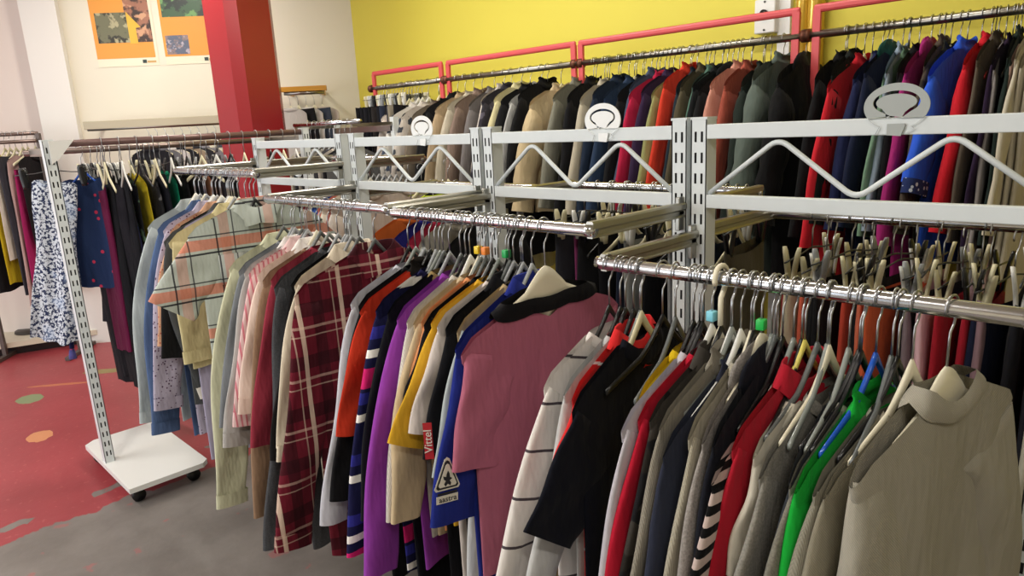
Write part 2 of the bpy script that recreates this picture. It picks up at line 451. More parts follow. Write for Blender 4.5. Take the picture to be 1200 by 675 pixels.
# ------------------------------------------------------------------ rack units
def slot_face(bm, w, z0, z1, y, pitch=.05, sw=.0062, sh=.025, sx=.0085, ztop=None):
    """front plate in the x-z plane at y with pairs of real slots"""
    xs = [-w/2, -sx-sw/2, -sx+sw/2, sx-sw/2, sx+sw/2, w/2]
    zs = [z1]; z = z1-.028
    while z-sh > z0+.02: zs += [z, z-sh]; z -= pitch
    zs.append(z0)
    V = [[bm.verts.new((x, y, zz)) for x in xs] for zz in zs]
    for j in range(len(zs)-1):
        for i in range(5):
            if j % 2 == 1 and i in (1, 3): continue
            bm.faces.new((V[j+1][i], V[j+1][i+1], V[j][i+1], V[j][i]))
def upright_bm(w=.043, d=.045, z0=.1, z1=1.6):
    bm = bmesh.new()
    slot_face(bm, w, z0, z1, -d/2); slot_face(bm, w, z0, z1, d/2)
    box(bm, -w/2, -w/2+.003, -d/2, d/2, z0, z1); box(bm, w/2-.003, w/2, -d/2, d/2, z0, z1)
    for yy in (-d/2+.005, d/2-.006):  # strips behind the slots, for the dark of the closed tube
        r = bmesh.ops.create_cube(bm, size=1)
        for v in r['verts']: v.co = Vector((v.co.x*(w-.007), yy+v.co.y*.001, z0+(z1-z0)*(v.co.z+.5)))
        for f in {f for v in r['verts'] for f in v.link_faces}: f.material_index = 1
    box(bm, -w/2-.001, w/2+.001, -d/2-.001, d/2+.001, z1, z1+.006)
    return bm
def foot_bm(half=.1, w=.2, x0=-.03):
    bm = bmesh.new(); box(bm, x0, x0+w, -half, half, .085, .105, .004); return bm
def bracket_bm(l, side):
    """folded steel arm from the upright (y=0) out to the rail (y=side*l)"""
    bm = bmesh.new(); s = side
    a, b = 0.02*s, (l+.004)*s
    prof = [(-.004, .020), (.010, .020), (.013, .016), (.013, .004), (.006, -.002), (.006, -.010), (.010, -.014), (.010, -.017), (-.004, -.017), (-.009, -.008), (-.009, .012)]
    prism(bm, prof, 'y', a, b)
    # mounting ear on the upright
    box(bm, -.006, .006, min(.015*s, .045*s), max(.015*s, .045*s), -.05, .034, .002)
    return bm
def truss_bm(x0, x1, zt, zb):
    w = x1-x0; pts = [(x0, zb), (x0+w*.25, zt), (x0+w*.5, zb), (x0+w*.75, zt), (x1, zb)]
    out = [Vector((pts[0][0], 0, pts[0][1]))]
    for i in (1, 2, 3):
        p, q, r = [Vector((a[0], 0, a[1])) for a in (pts[i-1], pts[i], pts[i+1])]
        a = q+(p-q).normalized()*.028; b = q+(r-q).normalized()*.028
        for k in range(7):
            f = k/6; out.append(a*(1-f)**2 + q*2*f*(1-f) + b*f*f)
    out.append(Vector((pts[4][0], 0, pts[4][1])))
    bm = bmesh.new(); tube(bm, out, .0062, 10); return bm
def upright(z1, r, loc):
    o = obj('upright', upright_bm(z1=z1), M_RACK, r, smooth=False, loc=loc)
    o.data.materials.append(simple('slot_shade', '#1c1e20', .7)); return o  # near-black colour paints in the shade inside the upright
def rack(x0, x1, yc, label, zrail_f, zrail_r, zt=1.59, front=True, rear=True, l=.39, group='truss-topped clothes racks in the centre row', rx=None, fb=(1, 1), rot=None):
    r = thing('clothes_rack', label, 'clothes rack', (x0, yc, 0), 0, group)
    w = x1-x0
    if rot is not None: r.rotation_euler = (0, 0, rot)
    for x in (.0215, w-.0215):
        upright(zt+.012, r, (x, 0, 0))
    for x in (0, w-.2):
        f = obj('base_plate', foot_bm(x0=x if x == 0 else x), M_WHITEP, r, smooth=False)
        for yy in (-.075, .075):
            bm = bmesh.new(); cxx = x+.08
            bmesh.ops.create_cone(bm, cap_ends=True, segments=20, radius1=.028, radius2=.028, depth=.022, matrix=Matrix.Translation((cxx, yy, .029)) @ Matrix.Rotation(pi/2, 4, 'Y'))
            obj('caster', bm, M_DARK, f); 
            bm = bmesh.new(); box(bm, cxx-.02, cxx+.02, yy-.018, yy+.018, .056, .086, .002); obj('caster_fork', bm, M_BRACKET, f, smooth=False)
    bm = bmesh.new(); box(bm, .04, w-.04, -.022, -.002, zt-.034, zt, .002); obj('top_beam', bm, M_RACK, r, smooth=False)
    bm = bmesh.new(); box(bm, .04, w-.04, -.022, -.002, zt-.2, zt-.167, .002); obj('lower_beam', bm, M_RACK, r, smooth=False)
    obj('truss_rod', truss_bm(.045, w-.045, zt-.036, zt-.165), M_RACK, r, loc=(0, -.012, 0))
    for side, z, on in ((-1, zrail_f, front), (1, zrail_r, rear)):
        if not on: continue
        for k, x in enumerate((.012, w-.012)):
            obj('bracket', bracket_bm(l, side), M_BRACKET, r, smooth=False, loc=(x, 0, z))
        bm = bmesh.new(); tube(bm, [(-.004, side*l, z), (.01, side*l, z), (w-.02, side*l, z), (w+.0, side*l, z)], .0145, 20); obj('hanging_rail', bm, M_CHROME, r)
    return r
YR = 1.571; LB = .39; YF = YR-LB; YB = YR+LB
rack(-3.325, -2.53, YR, 'white slotted clothes rack with zigzag truss beside red pillar', 1.48, 1.48)
rack(-2.475, -1.705, YR, 'white truss-topped clothes rack holding the dark red plaid shirt', 1.39, 1.37)
rack(-1.69, -.95, YR, 'white truss-topped clothes rack holding the pink t-shirt with black collar', 1.382, 1.385)
rack(-.938, -.16, YR, 'nearest white truss-topped clothes rack, its rail ending at right edge', 1.314, 1.325)
# size dividers clipped on the top beams
def disc_marker(px, py, label, mat):
    cu = bpy.data.curves.new('m', 'CURVE'); cu.dimensions = '2D'; cu.fill_mode = 'BOTH'; cu.extrude = .0015
    def poly(pts):
        sp = cu.splines.new('POLY'); sp.points.add(len(pts)-1)
        for p, (a, b) in zip(sp.points, pts): p.co = (a, b, 0, 1)
        sp.use_cyclic_u = True
    A, B = .06, .044
    out = []
    for k in range(49):
        t = radians(-62 + k*(304)/48); out.append((A*cos(t), .022+B*sin(t)))
    out += [(-.036, -.034), (-.014, -.034), (-.014, -.012), (.018, -.012), (.018, -.018), (.012, -.036), (.036, -.022)]
    poly(out)
    # open loop cut through the disc
    o, i = [], []
    for k in range(33):
        t = radians(-48 + k*276/32); o.append((.043*cos(t), .029+.0225*sin(t))); i.append((.037*cos(t), .029+.0165*sin(t)))
    loop = o + [(-.010, .0035), (-.0125, -.001), (-.0175, .002), (-.0185, .009)] + i[::-1] + [(.0165, .0095), (.012, .0)]
    poly(loop)
    ob = bpy.data.objects.new('m', cu); C.objects.link(ob)
    dg = bpy.context.evaluated_depsgraph_get(); me = bpy.data.meshes.new_from_object(ob.evaluated_get(dg)); bpy.data.objects.remove(ob)
    me.transform(Matrix.Rotation(pi/2, 4, 'X')); me.materials.clear()
    p = at(px, py, Y=YR-.026)
    d = obj('size_divider', me, mat, smooth=False); d.location = (p.x, YR-.026, 1.59)
    tag(d, label, 'divider', 'round markers on the rack tops')
disc_marker(494, 147, 'small white round divider with black loop, leftmost of the three', simple('white_marker', '#eceeee', .4))
disc_marker(706, 140, 'white round divider with black loop, middle of the three', simple('white_marker', '#eceeee', .4))
disc_marker(1050, 128, 'large oval divider, greyed for backlit shade, on the nearest rack beam', simple('backlit_marker', '#a4a9a7', .45))  # backlit disc: its shade is put into the grey colour
# ------------------------------------------------------------------ front rails
def row(rail, items, Y0, Z0, group, drop=.155, hs='black', low=False, sh=.22, fill=1.0, gap=.02, jit=0):
    xs = []; last = -99
    for it in items:
        kw = it[5] if len(it) > 5 else {}
        X = max(at(it[0], it[1], Y=Y0-kw.get('sh', sh)).x + kw.get('dx', 0), last+gap); last = X; xs.append(X)
    for i, it in enumerate(items):
        px, py, kind, desc, col = it[:5]; kw = dict(it[5]) if len(it) > 5 else {}; kw0 = dict(kw); kw.pop('cube', 0)
        kw.pop('sh', 0); kw.pop('dx', 0); X = xs[i]
        g = min(X-xs[i-1] if i else .05, xs[i+1]-X if i+1 < len(xs) else .05)
        g2 = max(X-xs[i-1] if i else .05, .0)
        K = KIND[kind]; t = min(kw.get('t', K['t']), max(.0085, .5*(g+g2)/2*fill)); kw['t'] = t
        yaw = radians(kw.pop('yaw', 4*sin(i*.55+px*.01)))
        if jit:
            q = random.Random(px); yaw += radians(q.uniform(-5, 5)); kw.setdefault('W', KIND[kind]['W']+q.uniform(-.02, .02)); kw['dz'] = kw.get('dz', 0)+q.uniform(-.025, .015); kw.setdefault('L', KIND[kind]['L']+q.uniform(-.1, .12))
        dz = kw.pop('dz', 0); style = kw.pop('h', hs); hl = kw.pop('hl', None)
        kw.setdefault('wseed', int(Z0*1000)); kw.setdefault('wave', .006)
        garment(kind, (X, Y0, Z0-drop+dz), yaw, desc, col, rail, group, low=low, **kw)
        cube = kw0.get('cube')
        if style:
            hh = hanger(style, (X, Y0, Z0), yaw, 'hooked %s hanger holding the %s' % (COLN[style], hl or shorten(desc)), 'hangers on the '+rail)
            if cube: size_cube(hh, cube)
def shorten(d):
    w = d.split()
    return ' '.join(w[:9])
def extras(rail, n, x0, x1, Y0, Z0, styles, seed):
    rnd = random.Random(seed)
    for i in range(n):
        s = styles[i % len(styles)]; X = x0+(x1-x0)*(i+.5+rnd.uniform(-.3, .3))/n
        hanger(s, (X, Y0, Z0), radians(rnd.uniform(-9, 9)), '%s plastic hanger wedged between garments on the %s' % (COLN[s], rail), 'spare hangers on the '+rail)
# nearest rail
G3 = 'garments on the nearest rail'
R3 = [
 (636, 447, 'ls', 'off-white long-sleeved top with dark trim rings beside the pink t-shirt', '#d8d2ce', dict(pat='trimstripes', col2='#4a4248', sl=(40, 18, .55, .06, .05))),
 (655, 452, 'ls', 'silver grey long-sleeved top squeezed behind the red polo', '#b4b4b4', dict(sl=(36, 14, .5, .06, .045))),
 (664, 446, 'polo', 'bright red polo with a thin white neck stripe', '#d02a2c', dict(W=.225, sl=(38, 20, .2, .07, .06), pat='trimstripes', col2='#eeeeee', spat=None)),
 (662, 452, 'tee', 'large navy-black t-shirt with a wide drooping sleeve', '#0b0d18', dict(W=.25, L=.7, sl=(44, 36, .24, .1, .085), band=.03, dx=.0, h='ivory')),
 (735, 452, 'tee', 'yellow t-shirt barely showing behind the navy-black t-shirt', '#c8a818', dict(sl=(30, 12, .16, .07, .06), W=.18)),
 (722, 480, 'ls', 'pale lilac long-sleeved top behind the navy-black sleeve', '#b9b4bd', dict(sl=(30, 10, .55, .08, .06), W=.255, h='black')),
 (740, 472, 'ls', 'crimson long-sleeved top next to the pale lilac one', '#b01830', dict(cube='#7cc8dc', W=.225, h='white')),
 (757, 470, 'shirt', 'dark camouflage shirt behind the crimson top', '#3a3632', dict(pat='camo', col2='#25221f', h='black')),
 (768, 472, 'sweater', 'taupe ribbed sweater with a thick rolled neck', '#8e887c', dict(pat='rib', collar='high', h='white')),
 (744, 522, 'puffer', 'slate navy quilted puffer jacket low on the nearest rail', '#2a2e3e', dict(W=.255, t=.024, sl=(26, 8, .56, .08, .06), dz=-.02, h='white')),
 (770, 505, 'sweater', 'cream ribbed cardigan right behind the grey hooded top', '#aaa392', dict(pat='rib', t=.014, h='cream')),
 (780, 485, 'hoodie', 'pale warm grey hoodie with ribbed sleeves', '#8f8985', dict(cube='#1cb04a', pat='marl', t=.022, h='board')),
 (808, 500, 'hoodie', 'dark navy hoodie in the middle of the nearest rail', '#14161f', dict(t=.024, h='clear')),
 (830, 520, 'tee', 'bright yellow top peeking below the striped sleeve', '#d8c010', dict(sl=(20, 8, .5, .06, .05), W=.25, dz=-.1)),
 (838, 510, 'ls', 'black and pale pink striped long-sleeved top', '#b8a6a0', dict(dz=-.028, pat='stripes', col2='#0a0a0c', sl=(42, 6, .5, .07, .05), h='clear', W=.265, sh=.235)),
 (868, 512, 'polo', 'red polo shirt with a folded crimson collar', '#a81a2c', dict(sl=(34, 8, .54, .075, .055), W=.225, t=.016, h='yellow')),
 (886, 500, 'tee', 'white t-shirt with wide neck behind the red polo', '#c9c4b6', dict(dz=-.028, sl=(30, 12, .2, .07, .06), W=.2, collar='wide', h='grey')),
 (898, 515, 'hoodie', 'mid grey marl sweatshirt with a crumpled sleeve', '#86837c', dict(dz=-.028, pat='marl', bend=6, collar='crew', h='cream')),
 (925, 500, 'ls', 'dark slate long-sleeved top with a plain neck', '#2b2f35', dict(dz=-.028, h='clear', collar='high', ch=.03)),
 (935, 525, 'sweater', 'greenish beige soft knitted sweater', '#77746a', dict(yaw=-3, dz=-.028, pat='marl', sl=(32, 14, .56, .08, .05))),
 (958, 528, 'jacket', 'bright green zip-neck fleece top with blue hanger', '#149c34', dict(yaw=-6, dz=-.028, t=.012, sl=(30, 9, .55, .06, .045), h='blue', ch=.05)),
 (985, 535, 'sweater', 'chunky rib-knit grey sweater next to the green fleece', '#8a8678', dict(yaw=-8, dz=-.028, pat='rib', t=.02, collar='crew', h='black')),
 (1004, 535, 'sweater', 'plain beige knitted sweater second from the rail end', '#8c8675', dict(yaw=-10, dz=-.028, pat='knit', t=.014, h='cream')),
]
row('nearest rail', R3, YR-LB, 1.314, G3, drop=.142)
# the last sweater on the nearest rail, turned towards the aisle
p = at(1085, 412, Y=YF)
p.x += .03
garment('sweater', (p.x, YF, 1.314-.125), radians(-11), 'big grey-beige ribbed sweater nearest the camera, shown full front', '#a29d90', 'nearest rail', G3, pat='knit', W=.245, L=.7, t=.024, slope=.40, sl=(24, 4, .55, .09, .055), xoff=.02, wave=.02, collar='wide', band=.032, cw=.10, scoop=.05, lift=.02, neck=.07, wseed=3)
hanger('board', (p.x, YF, 1.314), radians(-11), 'pale flat-shouldered hanger inside the big grey-beige sweater', 'hangers on the nearest rail')
extras('nearest rail', 12, -.9, -.33, YF, 1.314, ['black', 'clear', 'black', 'grey'], 3)
# a cream hanger with an oversized plastic hook hooked over the rail
r = thing('plastic_hanger', 'cream hanger with an oversized thick plastic hook over the nearest rail', 'hanger', (at(845, 330, Y=YF).x, YF, 1.314), 0, 'hangers on the nearest rail')
obj('hook', hook_bm(R=.0235, r=.0052, n=10), M_CREAMP, r); obj('shoulder_bar', bar_mesh('cream'), None, r)
# middle rail
G2 = 'garments on the middle rail'
R2 = [
 (413, 353, 'ls', 'silver white long-sleeved top right of the dark red plaid shirt', '#b9b9c2', dict(sl=(36, 9, .62, .06, .04), h='clear')),
 (424, 366, 'ls', 'black long-sleeved top with pale shoulder piping', '#0c0b0e', dict(h='silver', L=.9)),
 (430, 362, 'jacket', 'orange-red fleece with black upper half', '#b8321c', dict(scol='#b8321c', t=.009, ccol='#1a1614', h='black', L=.42, sl=(34, 9, .34, .05, .045))),
 (441, 366, 'ls', 'navy rugby top with magenta and white bands', '#14143c', dict(pat='blocks', col2='#2a2a80', L=.85, sl=(34, 9, .66, .065, .05), h='clear')),
 (452, 368, 'ls', 'black top trimmed with gold cord at the neck', '#0a0a12', dict(h='silver', ccol='#8e7a50', L=.95)),
 (465, 378, 'sweater', 'bright purple long-sleeved sweater', '#8a3a9c', dict(t=.016, L=.78, sl=(36, 10, .66, .08, .05), h='grey')),
 (475, 372, 'sweater', 'white ribbed sweater next to the purple one', '#cfc8c0', dict(pat='rib', t=.012, h='white', sl=(34, 6, .5, .06, .04))),
 (485, 380, 'sweater', 'cream beige soft knit sweater', '#c0ab8a', dict(cube='#e0c020', t=.016, h='cream', sl=(34, 6, .5, .075, .045))),
 (494, 392, 'tee', 'peach orange top peeping out beside the cream knit', '#d89060', dict(cube='#e08030', sl=(30, 10, .3, .06, .05), h='grey', t=.008)),
 (502, 395, 'tee', 'plain black t-shirt left of the mustard one', '#0c0c12', dict(sl=(34, 14, .2, .075, .065), h='black', L=1.0, W=.225)),
 (508, 402, 'tee', 'mustard yellow t-shirt with a loose sleeve', '#d0a02c', dict(sl=(38, 24, .3, .08, .068), h='clear', L=.6, W=.215)),
 (518, 402, 'tee', 'white t-shirt with black sleeve hem', '#ccc2bc', dict(L=.85, cube='#1c9c50', sl=(36, 14, .26, .08, .06), h='black')),
 (527, 415, 'polo', 'black cycling jersey with a red sponsor badge on its sleeve', '#0b0b10', dict(L=1.0, sl=(30, 10, .31, .07, .06), h='silver')),
 (537, 412, 'ls', 'tan top with pale blue-grey sleeve', '#b09a74', dict(L=.9, scol='#a8b0b0', h='silver', sl=(30, 10, .34, .06, .05), t=.009)),
 (547, 412, 'polo', 'royal blue sports jersey with white triangle badge', '#1e2a7c', dict(sl=(26, 12, .40, .095, .09), t=.014, h='silver', W=.262, L=.72)),
]
row('middle rail', R2, YF, 1.382, G2, drop=.138)
p = at(640, 345, Y=YF); XP = p.x
garment('tee', (XP, YF, 1.382-.158), radians(-2), 'dusty pink t-shirt with wide black collar, shown full front', '#a86076', 'middle rail', G2, W=.265, L=.62, t=.014, slope=.36, sl=(17, 12, .26, .075, .068), collar='wide', band=.036, cw=.17, scoop=.055, lift=.032, ccol='#0d0c10', wave=.008, neck=.08, xoff=.012)
hanger('board', (XP, YF, 1.382), radians(-2), 'pale flat-shouldered hanger inside the dusty pink t-shirt', 'hangers on the middle rail')
extras('middle rail', 9, -1.66, -1.13, YF, 1.382, ['black', 'clear', 'silver', 'grey'], 5)
# lower layers seen under the middle rail's sleeves
row('middle rail', [
 (528, 470, 'dress', 'ochre tunic hanging low beneath the royal blue jersey', '#a87830', dict(W=.14, L=.8, h=None, dx=.0, sh=.16)),
 (560, 500, 'dress', 'long white tunic hanging low beneath the royal blue jersey', '#c4c6c8', dict(W=.17, L=.76, h=None, sh=.16))], YF, 1.382, G2)
# left-centre rail
G1 = 'garments on the left-centre rail'
R1 = [
 (268, 346, 'shirt', 'pale cream green shirt with a long sleeve, first on its rail', '#c4c4a8', dict(sl=(34, 7, .82, .08, .055), L=.9, h='grey')),
 (280, 345, 'ls', 'slate blue-grey top behind the pale cream shirt', '#767a80', dict(h='silver')),
 (288, 350, 'shirt', 'light grey shirt with a white pointed collar', '#aaa6a4', dict(ccol='#e0dad8', h='grey', L=.85)),
 (294, 352, 'shirt', 'pink and white pinstriped shirt with turned cuffs', '#d8b8b8', dict(pat='pinstripes', col2='#c87884', h='silver', sl=(30, 8, .48, .075, .05))),
 (303, 348, 'shirt', 'pale blush pink blouse with white collar', '#dcc4b8', dict(ccol='#e6e0dc', h='cream', L=.6, sl=(34, 8, .42, .08, .055))),
 (308, 352, 'ls', 'long tan brown tunic hanging below the pinstriped shirt', '#8c705a', dict(L=1.0, dz=-.01, h='grey', sl=(34, 5, .8, .065, .05))),
 (316, 350, 'ls', 'rosy red top with grey body', '#8e3040', dict(h='clear', t=.01)),
 (326, 352, 'sweater', 'long charcoal knitted cardigan with heavy flap', '#45464a', dict(L=.98, pat='marl', W=.245, sl=(24, 8, .84, .085, .1), t=.018, h='silver')),
 (336, 350, 'ls', 'plain black top behind the cream blouse', '#0e0c0d', dict(h='silver')),
 (341, 356, 'shirt', 'cream blouse just left of the dark red plaid shirt', '#d4c8b4', dict(t=.009, sl=(30, 9, .5, .06, .04), h='silver')),
]
row('left-centre rail', R1, YF, 1.39, G1, sh=.23, drop=.136)
p = at(440, 290, Y=YF)
rp = garment('shirt', (p.x, YF, 1.39-.125), radians(-3), 'dark red plaid flannel shirt, shown full front', '#641626', 'left-centre rail', G1, pat='plaid_red', W=.275, L=.93, slope=.38, sl=(26, 9, .72, .085, .055), t=.016, wave=.014)
bm = bmesh.new()
bm2 = bmesh.new(); prism(bm2, [(-.014, -.05), (.014, -.05), (.016, -.84), (-.016, -.84)], 'x', .016, .02); obj('button_placket', bm2, cloth('#641626', 'plaid_red'), rp); bm.free()
hanger('grey', (p.x, YF, 1.39), radians(-3), 'dark grey hanger inside the dark red plaid flannel shirt', 'hangers on the left-centre rail')
extras('left-centre rail', 5, -2.34, -1.84, YF, 1.39, ['silver', 'grey', 'clear'], 8)
# far-left-centre rail
G0 = 'garments on the rail beside the pillar'
R0 = [
 (172, 272, 'shirt', 'pale ice-blue shirt, first on the rail beside the pillar', '#aab2b4', dict(pat='denim', sl=(34, 7, .80, .08, .055), L=.95, h='cream')),
 (184, 275, 'shirt', 'faded denim blue shirt with long sleeve', '#4e6288', dict(pat='denim', sl=(30, 7, .82, .075, .055), L=.98, h='silver')),
 (191, 272, 'shirt', 'lilac blouse with small dark dots along its edge', '#b0a8bc', dict(pat='smalldots', col2='#4a2a48', L=.95, h='white', sl=(32, 7, .7, .075, .055))),
 (200, 275, 'shirt', 'peach cardigan with a red embroidered edge', '#c89c80', dict(pat='smalldots', col2='#b05040', L=.72, h='white', sl=(32, 7, .42, .075, .055))),
 (207, 280, 'tee', 'black t-shirt tucked behind the peach cardigan', '#141416', dict(L=1.0, h='silver', sl=(30, 9, .5, .06, .05))),
 (205, 280, 'shirt', 'dark grey shirt with white turned-back cuffs', '#4a4c4e', dict(L=.78, sl=(26, -12, .62, .09, .085), cuffcol='#d0cbc2', h='cream', W=.27)),
 (208, 285, 'tank', 'lavender tunic hanging low on the rail beside the pillar', '#a8a2bc', dict(L=1.0, W=.22, h='cream')),
 (211, 288, 'shirt', 'pale butter yellow short-sleeved shirt', '#c8bc90', dict(L=.6, sl=(8, 0, .44, .11, .1), h='cream', W=.27)),
]
row('rail beside the pillar', R0, YF, 1.48, G0, drop=.136)
p = at(300, 240, Y=YF)
rp = garment('shirt', (p.x, YF, 1.48-.11), radians(-4), 'light checked short-sleeved shirt with orange and black lines', '#b4bcb6', 'rail beside the pillar', G0, pat='plaid_light', W=.26, L=.66, slope=.40, sl=(46, 34, .27, .092, .086), cuffs=0, t=.014, wave=.012)
bm = bmesh.new(); prism(bm, [(-.17, -.17), (-.06, -.17), (-.06, -.28), (-.115, -.295), (-.17, -.28)], 'x', .012, .021); obj('chest_pocket', bm, cloth('#a8aca8', 'plaid_light'), rp)
hanger('black', (p.x, YF, 1.48), radians(-4), 'black hanger inside the light checked short-sleeved shirt', 'hangers on the rail beside the pillar')
hanger('cream', (p.x-.035, YF, 1.48), radians(-4), 'cream hanger just behind the light checked shirt', 'hangers on the rail beside the pillar')
extras('rail beside the pillar', 10, -3.16, -2.62, YF, 1.48, ['white', 'silver', 'cream'], 9)
# sleeve writing
def text_me(body, size, mat, ext=.0004):
    cu = bpy.data.curves.new('t', 'FONT'); cu.body = body; cu.size = size; cu.extrude = ext; cu.align_x = 'CENTER'; cu.align_y = 'CENTER'
    o = bpy.data.objects.new('t', cu); C.objects.link(o); dg = bpy.context.evaluated_depsgraph_get()
    me = bpy.data.meshes.new_from_object(o.evaluated_get(dg)); bpy.data.objects.remove(o); me.materials.clear(); me.materials.append(mat); return me
M_BADGE_RED = simple('badge_red', '#b01c26', .6); M_BADGE_W = simple('badge_white', '#d6d2c4', .6); M_BADGE_K = simple('badge_black', '#101014', .6)
def badge_frame(px, py, X, root, up=0):
    """world point on a garment at plane x = X, returns local matrix facing the camera side of the sleeve"""
    return at(px, py, X=X)
def find(desc): return [g['root'] for g in ALL if desc in g['desc']][0]
def add_badge(root, loc, ang, parts, yawd=-42):
    M = Matrix.Translation(loc) @ Matrix.Rotation(radians(yawd), 4, 'Z')   # face normal from +x towards -y
    base = Matrix.Rotation(pi/2, 4, 'Z') @ Matrix.Rotation(pi/2, 4, 'X')   # text xy -> local yz facing +x
    inv = Matrix.Translation(root.location) @ Matrix.Rotation(root.rotation_euler.z, 4, 'Z')
    first = None
    for k, (name, me, off, rot) in enumerate(parts):
        o = bpy.data.objects.new(name, me); C.objects.link(o); o.parent = root if first is None else first
        T = inv.inverted() @ M @ base @ Matrix.Rotation(radians(ang), 4, 'Z') @ Matrix.Translation(off) @ Matrix.Rotation(radians(rot), 4, 'Z')
        if first is None: o.matrix_local = T; first = o; T0 = T
        else: o.matrix_local = T0.inverted() @ T
def flat(pts, mat, th=.0006):
    bm = bmesh.new(); prism(bm, pts, 'z', -th, 0); me = bpy.data.meshes.new('badge'); bm.to_mesh(me); bm.free(); me.materials.append(mat); return me
rv = find('red sponsor badge')
pv = at(502, 517, X=rv.location.x+.016)
add_badge(rv, pv, 0, [('sleeve_badge', flat([(-.010, -.044), (.010, -.044), (.010, .044), (-.010, .044)], M_BADGE_RED), (0, 0, 0), 0), ('badge_lettering', text_me('Vittel', .026, M_BADGE_W), (0, 0, .0012), 90)])
rg = find('white triangle badge')
pg = at(524, 556, X=rg.location.x+.024)
tri = lambda s, r: [(s*x, s*y) for x, y in [(-.031, -.03), (-.027, -.036), (.027, -.036), (.031, -.03), (.006, .036), (0, .040), (-.006, .036)]]
fig = [(-.006, -.024), (.000, -.018), (.007, -.024), (.009, -.017), (.005, -.010), (.012, -.006), (.006, -.002), (.005, .008), (.001, .016), (-.003, .006), (-.004, .0), (-.012, .003), (-.010, -.006), (-.005, -.010), (-.010, -.018)]
add_badge(rg, pg, -4, [('triangle_badge', flat(tri(1, 0), M_BADGE_W), (0, 0, 0), 0), ('badge_outline', flat(tri(.86, 0), M_BADGE_K), (0, -.001, .0012), 0), ('badge_field', flat(tri(.70, 0), M_BADGE_W), (0, -.002, .0024), 0), ('badge_figure', flat([(x*.9, y*.9) for x, y in fig], M_BADGE_K), (0, -.004, .0034), 0),
   ('badge_bar', flat([(-.024, -.0025), (.024, -.0025), (.024, .0025), (-.024, .0025)], M_BADGE_K), (0, -.043, .001), 0), ('name_badge', flat([(-.026, -.009), (.026, -.009), (.026, .009), (-.026, .009)], M_BADGE_W), (0, -.057, .0), 0), ('name_lettering', text_me('aastra', .018, M_BADGE_K), (.001, -.057, .0012), 0)], yawd=-14)
# ------------------------------------------------------------------ rear rails of the centre racks
GB = 'clothes on the rear rail of the nearest rack'
cols = [('#b9b19a', 'cream'), ('#17171a', 'black'), ('#c05a44', 'coral'), ('#1a1a1c', 'dark'), ('#b04030', 'brick red'), ('#c86a50', 'salmon'), ('#141416', 'jet black'), ('#cc5c38', 'orange'),
        ('#7a6a70', 'mauve'), ('#d6acb4', 'pale pink'), ('#1e1c20', 'soft black'), ('#a01e2c', 'scarlet'), ('#8c7078', 'striped mauve'), ('#9c1c2c', 'cherry red'), ('#1a2038', 'navy'), ('#1c1c22', 'ink black'),
        ('#7c1f2c', 'wine red'), ('#22222a', 'graphite'), ('#c4c0b0', 'off-white')]
yb, zb = YB, 1.325
x0, x1 = -.80, -.20
n = len(cols)
for i, (c, nm) in enumerate(cols):
    X = x0+(x1-x0)*(i+.3*sin(i*2.3))/(n-1); kd = 'shorts' if i % 3 else 'skirt'
    yaw = radians(14*sin(i*1.7))
    garment(kd, (X, yb, zb-.145-.015*(i % 3)), yaw, '%s %s clipped on the rear rail of the nearest rack' % (nm, 'shorts' if i % 3 else 'skirt'), c, 'rear rail', GB, low=True, L=.42+.06*(i % 4))
    st = ['ivory', 'white', 'ivory', 'grey', 'ivory', 'ivory', 'black'][i % 7]
    clip_hanger(st, (X, yb, zb-.012*(i % 3)), yaw, '%s clip hanger gripping the %s %s' % (st, nm, 'shorts' if i % 3 else 'skirt'), 'clip hangers on the rear rail of the nearest rack')
cols = [('#2a2a30', 'charcoal'), ('#6a2a50', 'plum'), ('#17171a', 'black'), ('#0f0f14', 'jet black'), ('#1a2030', 'midnight blue'), ('#8a8c8a', 'light grey'), ('#101014', 'ink black'), ('#8c8e90', 'grey'), ('#1c1c20', 'dark'), ('#1a2238', 'navy'), ('#5a5448', 'brown-grey')]
for i, (c, nm) in enumerate(cols):
    X = -1.62+.62*i/(len(cols)-1); yaw = radians(9*sin(i*2.1)); kd = 'trousers' if i % 2 else 'skirt'
    garment(kd, (X, yb, 1.385-.15), yaw, '%s %s on the rear rail behind the pink t-shirt' % (nm, 'trousers' if i % 2 else 'skirt'), c, 'rear rail of the middle rack', 'clothes on the rear rail of the middle rack', low=True, L=.8)
    st = ['ivory', 'white', 'black', 'ivory'][i % 4]
    clip_hanger(st, (X, yb, 1.385), yaw, '%s clip hanger gripping the %s %s' % (st, nm, 'trousers' if i % 2 else 'skirt'), 'clip hangers on the rear rail of the middle rack')
extras('rear rail of the middle rack', 10, -1.5, -1.02, YB, 1.385, ['black', 'ivory'], 21)
# rear rail of the left-centre rack: high visibility jacket and others
GL = 'clothes on the rear rail of the left-centre rack'
p = at(487, 228, Y=YB)
for (px, py, kind, desc, c, kw) in [
 (445, 300, 'jacket', 'orange jacket on the rear rail of the left-centre rack', '#c8642c', {}),
 (470, 300, 'jacket', 'deep blue jacket on the rear rail of the left-centre rack', '#20206a', {}),
 (484, 300, 'sweater', 'berry red sweater on the rear rail of the left-centre rack', '#8a2038', {}),
 (497, 300, 'sweater', 'light grey sweater on the rear rail of the left-centre rack', '#9a968e', {}),
 (530, 300, 'jacket', 'black jacket on the rear rail of the left-centre rack', '#111114', {})]:
    X = at(px, py, Y=YB-.2).x
    garment(kind, (X, YB, 1.37-.15), radians(3*sin(px)), desc, c, 'rear rail', GL, low=True)
    hanger('black', (X, YB, 1.37), 0, 'black hanger holding the '+desc, 'hangers on the rear rail of the left-centre rack')
GP = 'clothes on the rear rail beside the pillar'
